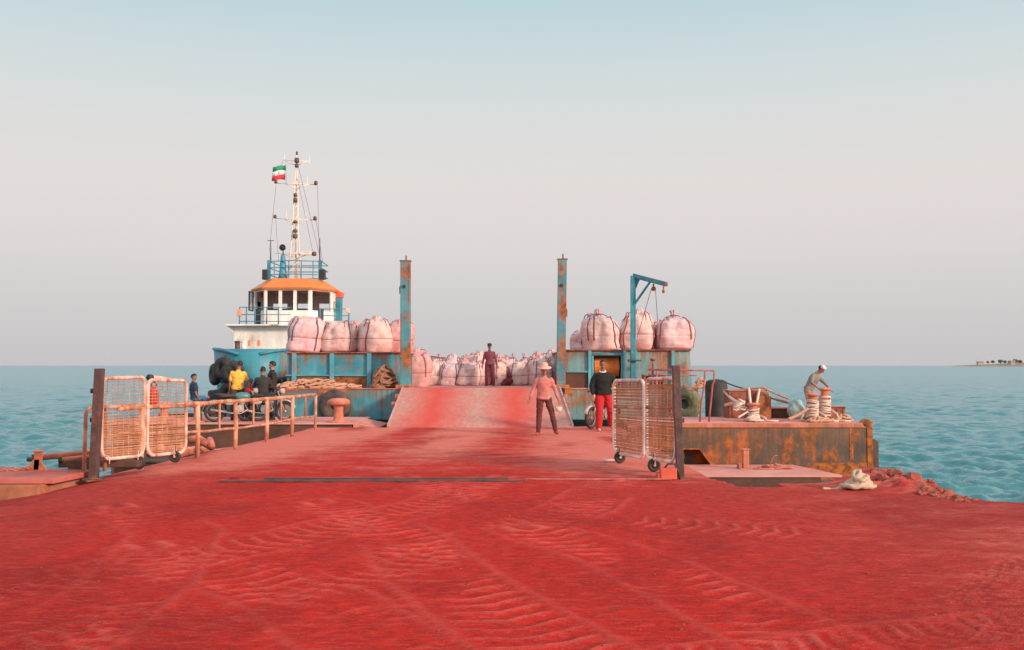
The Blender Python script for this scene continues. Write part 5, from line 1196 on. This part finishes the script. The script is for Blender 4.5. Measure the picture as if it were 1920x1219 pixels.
# ------------------------------------------------------------------ people
def person(loc, yaw, h, label, pose, C, group=None):
    """C: materials  skin hair shirt trousers shoe hat; pose in the person's frame: -Y forward, Z up, x as seen from the front"""
    s = h/1.75; e = thing('person', loc, label, 'person', group, rz=yaw)
    V3 = lambda v: Vector(v)
    tdir = V3(pose.get('torso', (0, 0, 1))).normalized(); hdir = V3(pose.get('head', (0, -.08, 1))).normalized(); face = pose.get('face', 0)
    legs = pose['legs']; arms = pose['arms']; tw = pose.get('twist', 0)
    TH, SH, UA, FA = .44*s, .43*s, .29*s, .255*s
    def joint_leg(P, sg, l):
        hip = P+Vector((sg*.095*s, 0, -.02*s)); knee = hip+V3(l[0]).normalized()*TH; ank = knee+V3(l[1]).normalized()*SH; return hip, knee, ank
    P = Vector((0, 0, 0)); lo = min(joint_leg(P, sg, l)[2].z for sg, l in zip((-1, 1), legs))
    P = Vector((0, 0, -lo+.075*s)) if 'hipz' not in pose else Vector((0, 0, pose['hipz']))
    C7 = P+tdir*(.50*s); xs_ = Vector((math.cos(tw), math.sin(tw), 0)); xs_ = (xs_-tdir*xs_.dot(tdir)).normalized(); fwd = tdir.cross(xs_); fwd = fwd if fwd.y < 0 else -fwd
    hc = C7+tdir*.05*s+hdir*(.155*s)
    def tloft(b, inf, z0=-.10, z1=1.0, sh=1.0):
        prof = [(-.16, .125, .10), (-.10, .155, .115), (0, .165, .115), (.2, .145, .105), (.4, .150, .11), (.62, .172, .118), (.8, .182, .112), (.92, .165, .095), (1.0, .10, .075), (1.06, .06, .06)]
        rings = []
        for k, a, c_ in prof:
            if k < z0-.001 or k > z1+.001: continue
            o = P+tdir*(k*.5*s); rings.append([o+xs_*((a*s+inf)*sh*math.cos(2*math.pi*i/18))+fwd*((c_*s+inf)*math.sin(2*math.pi*i/18)) for i in range(18)])
        b.loft(rings)
    body = MB(); tloft(body, 0)
    body.chain([C7-tdir*.02*s, hc-hdir*.05*s], [.062*s, .055*s])
    f2 = Vector((math.sin(face), -math.cos(face), 0)); f2 = (f2-hdir*f2.dot(hdir)).normalized(); r2 = f2.cross(hdir)
    rot = Matrix((r2, -f2, hdir)).transposed()
    body.ell(hc+hdir*.02*s, (.076*s, .096*s, .105*s), 18, rot); body.ell(hc-hdir*.055*s+f2*.025*s, (.056*s, .062*s, .065*s), 14, rot)
    body.chain([hc+f2*.088*s+hdir*.015*s, hc+f2*.112*s-hdir*.02*s], [.010*s, .017*s], 8)
    for sg in (-1, 1): body.ell(hc+r2*(sg*.078*s)-hdir*.002*s, (.012*s, .02*s, .032*s), 10, rot)
    feet, wr = [], []
    for sg, l in zip((-1, 1), legs):
        hip, knee, ank = joint_leg(P, sg, l)
        body.chain([hip, hip.lerp(knee, .5), knee, knee.lerp(ank, .3), ank], [.082*s, .072*s, .052*s, .055*s, .036*s])
        fd = V3(l[2]) if len(l) > 2 else Vector((sg*.2, -1, 0)); fd.normalize(); feet.append((ank, fd))
        body.chain([ank+Vector((0, 0, -.03*s))-fd*.03*s, ank+fd*.09*s+Vector((0, 0, -.048*s)), ank+fd*.15*s+Vector((0, 0, -.055*s))], [.034*s, .032*s, .022*s], 10)
    for sg, a in zip((-1, 1), arms):
        sh_ = C7-tdir*(.055*s)+xs_*(sg*.175*s); el = sh_+V3(a[0]).normalized()*UA; w_ = el+V3(a[1]).normalized()*FA
        body.chain([sh_, sh_.lerp(el, .5), el, el.lerp(w_, .35), w_], [.052*s, .046*s, .037*s, .038*s, .026*s]); wr.append((sh_, el, w_))
        d = (w_-el).normalized(); sd_ = d.cross(Vector((0, -1, .2))).normalized(); pn = sd_.cross(d)
        palm = [w_+d*.02*s, w_+d*.085*s]
        for k in (-1, 0, 1): body.chain([w_+sd_*(k*.012*s), w_+d*.088*s+sd_*(k*.024*s)], [.017*s, .015*s], 8)
        for k, fl in zip((-1.5, -.5, .5, 1.5), (.062, .078, .082, .070)):
            r0 = w_+d*.088*s+sd_*(k*.019*s); m1 = r0+(d+sd_*k*.05+pn*.25).normalized()*fl*.5*s; m2 = m1+(d*.75+pn*.8).normalized()*fl*.55*s
            body.chain([r0, m1, m2], [.0095*s, .0088*s, .0072*s], 6)
        t0 = w_+d*.03*s-sd_*(.025*s*sg); body.chain([t0, t0+(d*.8-sd_*sg*.8+pn*.3).normalized()*.045*s, t0+(d*1.3-sd_*sg*.9+pn*.6).normalized()*.080*s], [.013*s, .011*s, .0085*s], 6)
    body.build('body', C['skin'], e, remesh=.0085*s, smoothmod=2)
    # face
    for sg in (-1, 1):
        b = MB(); b.ell(hc+f2*.088*s+r2*(sg*.031*s)+hdir*.022*s, (.014*s, .008*s, .008*s), 8, rot); b.build('eye', M_eye, e, True)
    b = MB(); b.ell(hc+f2*.086*s-hdir*.058*s, (.024*s, .010*s, .007*s), 8, rot); b.build('mouth', M_lip, e, True)
    # trousers
    b = MB(); tloft(b, .018*s, -.2, .12)
    for sg, l in zip((-1, 1), legs):
        hip, knee, ank = joint_leg(P, sg, l); cf = C.get('cuff', .93); wl2 = C.get('legw', 1.0)
        b.chain([hip, hip.lerp(knee, .5), knee, knee.lerp(ank, .4), knee.lerp(ank, cf)], [.100*s, .092*s*wl2, .076*s*wl2, .074*s*wl2, .062*s*wl2])
    b.build('trousers', C['trousers'], e, remesh=.013*s, smoothmod=3)
    # shirt
    b = MB(); tloft(b, (.022+C.get('puff', 0))*s, -.1 if not C.get('long') else -.16, 1.0, 1.02); sl = C.get('sleeve', .9)
    for sh_, el, w_ in wr:
        if sl <= .5: b.chain([sh_-(el-sh_)*.05, sh_.lerp(el, sl*1.5)], [.068*s, .062*s])
        else: b.chain([sh_, sh_.lerp(el, .5), el, el.lerp(w_, (sl-.5)*2)], [.068*s, (.060+C.get('puff', 0)*.7)*s, (.052+C.get('puff', 0)*.6)*s, .042*s])
    if C.get('long'):
        o = P-tdir*.08*s; b.loft([[P+tdir*(k*s)+xs_*(a*s*math.cos(2*math.pi*i/16))+fwd*(a*.75*s*math.sin(2*math.pi*i/16)) for i in range(16)] for k, a in ((.02, .17), (-.12, .185), (-.30, .19), (-.42, .17))])
    b.chain([C7-tdir*.02*s, C7+tdir*.035*s], [.085*s, .07*s])
    b.build('shirt', C['shirt'], e, remesh=.013*s, smoothmod=3)
    if C.get('collar'):
        b = MB(); b.torus(C7+tdir*.035*s+f2*.01*s, tdir+f2*.3, .072*s, .017*s, 18, 8); b.build('collar', C['collar'], e, True)
    # shoes
    for ank, fd in feet:
        b = MB(); b.chain([ank+Vector((0, 0, -.035*s))-fd*.035*s, ank+fd*.09*s+Vector((0, 0, -.042*s)), ank+fd*.165*s+Vector((0, 0, -.05*s))], [.042*s, .040*s, .027*s], 10); b.build('shoe', C['shoe'], e, True)
    # hair / hats
    b = MB(); m = 9; rr_ = []
    for j in range(m+1):
        th = math.pi*.60*j/m+.02; rr_.append([hc+hdir*.026*s+rot @ Vector((.083*s*math.sin(th)*math.cos(6.283*i/20), (.103*s+(.006*s))*math.sin(th)*math.sin(6.283*i/20)*(1.0)+.012*s*(1 if True else 0), .112*s*math.cos(th) + (.095*s*max(0, -math.sin(6.283*i/20))*(th/1.9)**2))) for i in range(20)])
    b.loft(rr_); b.build('hair', C['hair'], e, True)
    if C.get('hat') == 'straw':
        b = MB(); b.lathe([(.19*s, .055*s), (.185*s, .07*s), (.10*s, .085*s), (.094*s, .15*s), (.07*s, .185*s), (.01*s, .195*s)], hc, hdir, 24); b.build('straw_hat', C['hatm'], e, True)
    if C.get('hat') == 'cap':
        b = MB(); b.lathe([(.094*s, .045*s), (.098*s, .07*s), (.09*s, .125*s), (.05*s, .15*s), (.005*s, .155*s)], hc+f2*.004*s, hdir, 20); b.ell(hc+f2*.12*s+hdir*.052*s, (.07*s, .075*s, .010*s), 14, rot); b.build('cap', C['hatm'], e, True)
    if C.get('hat') == 'round':
        b = MB(); b.lathe([(.092*s, .05*s), (.094*s, .10*s), (.085*s, .14*s), (.01*s, .155*s)], hc, hdir, 20); b.build('cap', C['hatm'], e, True)
    if C.get('beard'):
        b = MB(); b.ell(hc-hdir*.075*s+f2*.048*s, (.056*s, .050*s, .045*s), 14, rot); b.build('beard', M_hair, e, True)
    return e, dict(wr=wr, hc=hc, P=P)

D0 = (0, 0, -1)
RED = (.5, .1, .08)
# 1 man with straw hat
q = at(1020, 815, 25.1)
hm, jm = person((q.x, 25.1, 0.0), 0, 1.72, 'man in a straw hat and dusty pink shirt standing on the red road', dict(torso=(0, -.06, 1), head=(.02, -.22, 1), face=.15,
    arms=(((-.42, .05, -1), (-.32, -.22, -1)), ((.46, -.05, -1), (.30, -.25, -1))), legs=(((-.06, -.04, -1), (-.06, .03, -1), (-.35, -1, 0)), ((.27, -.12, -1), (.22, .12, -1), (.35, -1, 0)))),
    dict(skin=M_skin_red, hair=M_hair, shirt=cloth('dusty pink shirt', (.46, .20, .19), (.60, .10, .06), .5), trousers=cloth('maroon brown trousers', (.09, .022, .02), (.26, .05, .045), .4), shoe=cloth('red dusted shoe', (.40, .07, .05)), hat='straw', hatm=plain('pale straw', (.66, .36, .31), .9, .16, 14), legw=.98))
wv = jm['wr'][1][2]
e = thing('hand_basket', (q.x+wv.x, 25.1+wv.y-.02, wv.z-.09), 'small pale basket hanging from the left hand of the man in the straw hat', 'basket')
b = MB(); b.lathe([(.05, -.20), (.075, -.19), (.09, -.09), (.084, -.09), (.07, -.18), (.01, -.19)], n=16); b.build('basket_body', M_rope_pale, e, True)
b = MB(); b.tube([Vector((.088*math.cos(a), 0, -.09+.10*math.sin(a))) for a in np.linspace(0, math.pi, 12)], .007, 6); b.build('basket_handle', M_rope, e, True)
# 2 person in black top and red trousers
q = at(1131, 808, 26.6)
pr, jr = person((q.x, 26.6, 0.005), .1, 1.86, 'person in a black top and red trousers stepping out beside the right gate', dict(torso=(-.02, -.03, 1), head=(.03, -.05, 1), face=-.15,
    arms=(((-.38, .0, -1), (.05, -.30, -1)), ((.62, -.10, -.85), (.35, -.75, .22))), legs=(((-.02, -.16, -1), (-.03, .10, -1), (-.05, -1, 0)), ((.24, .02, -1), (.12, .55, -1), (.4, -1, -.35)))),
    dict(skin=M_skin, hair=plain('dark brown hair', (.04, .018, .012), .6, .3, 20), shirt=cloth('black top', (.010, .010, .012)), trousers=cloth('bright red trousers', (.46, .015, .02)), shoe=cloth('pale shoe', (.60, .36, .28)), collar=cloth('white collar', (.8, .74, .7)), legw=1.28, cuff=.97, puff=.035))
# 3 man in maroon coveralls
q = at(918, 724, 43.0)
person((q.x, 43.0, .855), -.05, 1.78, 'man in maroon coveralls and dark cap standing at the top of the ramp', dict(torso=(0, -.03, 1), head=(0, -.05, 1), face=.25,
    arms=(((-.30, 0, -1), (-.12, -.12, -1)), ((.32, 0, -1), (.22, -.1, -1))), legs=(((-.06, -.02, -1), (-.02, .05, -1)), ((.12, -.08, -1), (.05, .06, -1)))),
    dict(skin=M_skin_red, hair=M_hair, shirt=cloth('maroon coverall top', (.15, .045, .065), (.30, .05, .06), .4), trousers=cloth('maroon coverall legs', (.12, .018, .03), (.24, .03, .04), .4), shoe=cloth('dark red shoe', (.10, .02, .02)), hat='cap', hatm=cloth('dark grey cap', (.03, .03, .04)), legw=1.08))
# 4 boy in navy shirt sitting on a bollard
q = at(362, 745, 28.95)
person((q.x+.02, 29.0, PZ), -.9+math.pi, 1.46, 'boy in a navy T-shirt and blue jeans sitting on a bollard', dict(torso=(0.04, .06, 1), head=(.05, -.12, 1), face=-.9, hipz=.70,
    arms=(((-.15, .0, -1), (-.05, -.5, -.9)), ((.22, .05, -1), (.0, -.45, -.9))), legs=(((-.12, -1, -.12), (.15, -.2, -1)), ((.22, -1, .02), (.05, -.05, -1)))),
    dict(skin=M_skin, hair=M_hair, shirt=cloth('navy t shirt', (.018, .035, .075)), trousers=cloth('blue jeans', (.035, .13, .24)), shoe=cloth('boy sandal', (.3, .12, .09)), sleeve=.42, cuff=.86))
# 5 man in yellow shirt, back to us
q = at(445, 786, 29.9)
person((q.x, 29.9, PZ), math.pi+.25, 1.74, 'person in a yellow T-shirt standing with the back turned by the motorcycles', dict(torso=(-.03, -.05, 1), head=(-.22, -.15, 1), face=.3,
    arms=(((-.42, -.1, -1), (.1, -.7, -.7)), ((.22, .0, -1), (.05, -.15, -1))), legs=(((-.1, -.05, -1), (-.03, .05, -1)), ((.1, -.05, -1), (.03, .05, -1)))),
    dict(skin=M_skin, hair=M_hair, shirt=cloth('yellow t shirt', (.80, .42, .05), (.75, .45, .2), .3), trousers=cloth('brown trousers', (.10, .06, .045)), shoe=cloth('dark shoe', (.04, .03, .03)), sleeve=.45))
# 6 child in red
q = at(466, 786, 29.6)
person((q.x, 29.6, PZ), math.pi-.7, 1.22, 'child in a bright red shirt standing close beside the yellow shirted person', dict(torso=(.0, -.10, 1), head=(.1, -.3, 1), face=.2,
    arms=(((-.3, -.2, -1), (.0, -.6, -.8)), ((.3, -.1, -1), (.1, -.5, -.9))), legs=(((-.08, -.05, -1), (-.02, .05, -1)), ((.08, -.05, -1), (.02, .05, -1)))),
    dict(skin=M_skin, hair=M_hair, shirt=cloth('bright red shirt', (.60, .018, .03)), trousers=cloth('dark shorts', (.03, .03, .04)), shoe=cloth('child sandal', (.2, .1, .08)), sleeve=.45))
# 7 man in dark grey shirt sitting on motorcycle
q = at(491, 760, 29.35)
person((q.x, 29.42, PZ), math.pi+.05, 1.70, 'man in a dark grey shirt seated on a motorcycle with his back turned', dict(torso=(.02, -.10, 1), head=(.0, -.2, 1), face=.15, hipz=.80,
    arms=(((-.45, -.35, -1), (.1, -.9, -.4)), ((.45, -.3, -1), (-.1, -.9, -.4))), legs=(((-.35, -1, -.35), (-.05, .15, -1)), ((.35, -1, -.35), (.05, .15, -1)))),
    dict(skin=M_skin, hair=M_hair, shirt=cloth('dark grey shirt', (.035, .028, .030)), trousers=cloth('grey trousers', (.05, .05, .06)), shoe=cloth('black shoe', (.02, .02, .02)), sleeve=.95))
# 8 bearded man in black jacket
q = at(508, 786, 29.9)
person((q.x, 30.05, PZ), .9-math.pi/2-.5, 1.72, 'bearded man in a black jacket standing behind the seated man, face to the left', dict(torso=(0, -.02, 1), head=(0, .02, 1), face=-.5,
    arms=(((-.25, 0, -1), (-.05, -.3, -1)), ((.25, 0, -1), (.05, -.25, -1))), legs=(((-.06, -.02, -1), (-.02, .03, -1)), ((.06, -.02, -1), (.02, .03, -1)))),
    dict(skin=plain('ruddy skin', (.42, .17, .11), .55, .1, 10), hair=M_hair, shirt=cloth('black jacket', (.028, .016, .018)), trousers=cloth('charcoal trousers', (.035, .035, .04)), shoe=cloth('dark boot', (.03, .02, .02)), beard=True, collar=cloth('black hood', (.015, .013, .014))))
# 9 bending man on the block
q = at(1520, 786, 29.4)
person((q.x-.02, 29.5, BZ+.012), .75, 1.70, 'man in a white cap and grey shirt bending over the rope wound bitts', dict(torso=(.22, -.50, 1), head=(.25, -.75, .75), face=.35,
    arms=(((-.55, -.15, -.75), (.35, -.55, -.55)), ((.35, -.5, -.6), (-.2, -.65, -.6))), legs=(((-.1, -.25, -1), (-.05, .30, -1)), ((.12, -.22, -1), (.03, .28, -1)))),
    dict(skin=M_skin_red, hair=M_hair, shirt=cloth('grey buttoned shirt', (.20, .18, .17), (.34, .22, .19), .4), trousers=cloth('dun trousers', (.33, .22, .18), (.45, .2, .16), .5), shoe=cloth('brown sandal', (.2, .1, .07)), hat='round', hatm=cloth('white cap', (.74, .68, .66)), sleeve=.62))

# ------------------------------------------------------------------ motorcycles
def motorcycle(loc, rz, label, paint, white, group='motorcycles'):
    e = thing('motorcycle', loc, label, 'motorcycle', group, rz=rz)     # along local X, front at +X
    wr_, wx = .30, .62
    for nm, x in (('front_wheel', wx), ('rear_wheel', -wx)):
        b = MB(); b.torus((x, 0, wr_), (0, 1, 0), wr_-.045, .045, 30, 10); w_ = b.build(nm, M_rubber, e, True)
        b = MB(); b.torus((x, 0, wr_), (0, 1, 0), wr_-.085, .013, 28, 6); b.cyl((x, -.05, wr_), (x, .05, wr_), .05, .05, 12)
        for k in range(18):
            a = 2*math.pi*k/18; b.tube([(x+.04*math.cos(a), .03*(-1)**k, wr_+.04*math.sin(a)), (x+(wr_-.09)*math.cos(a+.15), 0, wr_+(wr_-.09)*math.sin(a+.15))], .004, 4)
        b.build('rim', M_chrome, w_, True)
        b = MB(); n = 12; a0, a1 = (.35, 2.4) if x > 0 else (.6, 3.0)
        b.loft([[Vector((x+(wr_+.03+o)*math.cos(a), y, wr_+(wr_+.03+o)*math.sin(a))) for y, o in ((-.065, 0), (0, .02), (.065, 0), (.06, -.01), (0, .008), (-.06, -.01))] for a in np.linspace(a0, a1, n)]); b.build('mudguard', white if x > 0 else paint, e, True)
    b = MB(); hx = .40
    b.tube([(hx, 0, .88), (.22, 0, .68), (-.1, 0, .62), (-.55, 0, .66)], .025, 8); b.tube([(hx-.02, 0, .82), (.28, 0, .45), (.1, 0, .30), (-.25, 0, .30), (-.35, 0, .62)], .022, 8)
    for s_ in (-1, 1): b.tube([(-.2, s_*.08, .36), (-wx, s_*.09, wr_)], .020, 6); b.tube([(-wx+.05, s_*.11, wr_+.02), (-.48, s_*.11, .66)], .022, 6)
    b.build('frame', M_dark, e, True)
    b = MB()
    for s_ in (-1, 1): b.tube([(wx, s_*.075, wr_), (hx+.03, s_*.075, .86)], .024, 8)
    b.tube([(hx+.02, -.08, .86), (hx+.02, .08, .86)], .03, 8); b.build('fork', M_chrome, e, True)
    b = MB(); b.tube([(hx-.16, -.36, 1.0), (hx-.04, -.2, 1.02), (hx, -.06, .94), (hx, .06, .94), (hx-.04, .2, 1.02), (hx-.16, .36, 1.0)], .014, 8)
    for s_ in (-1, 1): b.tube([(hx-.05, s_*.22, 1.02), (hx-.02, s_*.30, 1.16)], .007, 5); b.ell((hx-.02, s_*.31, 1.18), (.015, .055, .04), 10)
    b.build('handlebar', M_dark, e, True)
    b = MB(); b.ell((.16, 0, .74), (.25, .13, .12), 18); b.build('fuel_tank', paint, e, True)
    b = MB(); b.ell((-.28, 0, .75), (.36, .13, .065), 18); b.ell((-.5, 0, .79), (.16, .12, .05), 12); b.build('seat', M_rubber, e, True)
    for s_ in (-1, 1):
        b = MB(); b.ell((-.22, s_*.11, .58), (.17, .03, .085), 14); b.build('side_panel', white, e, True)
    b = MB(); b.box((.06, 0, .38), (.26, .2, .2)); b.cyl((.10, 0, .46), (.22, 0, .62), .085, .075, 14)
    for k in range(4): b.cyl((.12+.025*k, 0, .49+.034*k), (.128+.025*k, 0, .50+.034*k), .105, .105, 14)
    b.cyl((.02, -.15, .36), (.02, .15, .36), .10, .10, 16); b.build('engine', M_chrome, e, bevel=.008)
    b = MB(); b.tube([(.22, -.1, .5), (.30, -.12, .35), (.1, -.14, .24), (-.2, -.15, .26), (-.35, -.15, .30)], .018, 8); b.tube([(-.3, -.15, .29), (-.75, -.16, .36)], [.035, .04], 10); b.build('exhaust', M_chrome, e, True)
    b = MB(); b.cyl((hx+.06, 0, .90), (hx+.17, 0, .89), .07, .085, 18); b.ell((hx+.17, 0, .89), (.03, .08, .08), 14); b.build('headlight', white, e, True)
    b = MB(); b.box((-.80, 0, .72), (.06, .11, .07)); b.build('tail_light', M_redcan, e, bevel=.015)
    b = MB(); b.tube([(-.05, .1, .30), (-.02, .2, .12), (.02, .26, .01)], .012, 6); b.build('kick_stand', M_dark, e, True)
    return e
M_mred = plain('dark red bike paint', (.25, .025, .025), .35, .15, 5); M_mblk = plain('black bike paint', (.02, .02, .025), .3, .2, 5); M_mwht = plain('white bike plastic', (.50, .42, .38), .6, .2, 5, dustc=(.5, .2, .16), dustf=.6)
M_mteal = plain('teal bike paint', (.07, .20, .21), .4, .15, 5)
q = at(443, 786, 29.0); motorcycle((q.x, 29.05, PZ), .35, 'white and teal motorcycle parked in front of the yellow shirted person', M_mteal, M_mwht)
q = at(498, 786, 29.3); motorcycle((q.x+.02, 29.15, PZ), -.18, 'black motorcycle carrying the seated man in the dark grey shirt', M_mblk, M_mwht)
q = at(1127, 802, 27.9); mo = motorcycle((q.x+.05, 28.0, .0), -math.pi/2-.62, 'black motorcycle parked behind the person in red trousers', M_mblk, M_mwht)

# ------------------------------------------------------------------ air
hz_ = NT('haze'); hz_.n.remove(hz_.p); vol = hz_.n.new('ShaderNodeVolumePrincipled'); vol.inputs['Color'].default_value = (.92, .93, .96, 1); vol.inputs['Density'].default_value = .00002; vol.inputs['Anisotropy'].default_value = .1
hz_.link(vol.outputs[0], hz_.out.inputs['Volume'])
b = MB(); b.box2((-9500, -300, -6), (9500, 9500, 40)); hzo = b.build('haze', hz_.m); tag(hzo, 'thin sea haze', kind='stuff')

# ------------------------------------------------------------------ freeze modifiers into meshes
bpy.context.view_layer.update()
dg = bpy.context.evaluated_depsgraph_get()
done = {}
for o in list(col.objects):
    if o.type == 'MESH' and o.modifiers:
        me = bpy.data.meshes.new_from_object(o.evaluated_get(dg)); me.name = o.name
        if any(m.type == 'REMESH' for m in o.modifiers):
            if o.name.split('.')[0] in ('shirt', 'trousers', 'tarpaulin_bundle', 'cloth_bundle'):
                kf = .013 if o.name.startswith(('shirt', 'trou')) else .05; off = Vector((len(done)*1.7, 0, 0)); nv = [v.normal.copy() for v in me.vertices]
                for v, n_ in zip(me.vertices, nv):
                    q = Vector((v.co.x*9, v.co.y*9, v.co.z*(16 if kf < .03 else 9)))*(1 if kf < .03 else .6)
                    v.co += n_*(kf*(mnoise.noise(q+off)+.5*abs(mnoise.noise(q*1.9+off))-.1))
            me.polygons.foreach_set('use_smooth', [True]*len(me.polygons))
        done[o] = me
for o, me in done.items(): o.modifiers.clear(); o.data = me
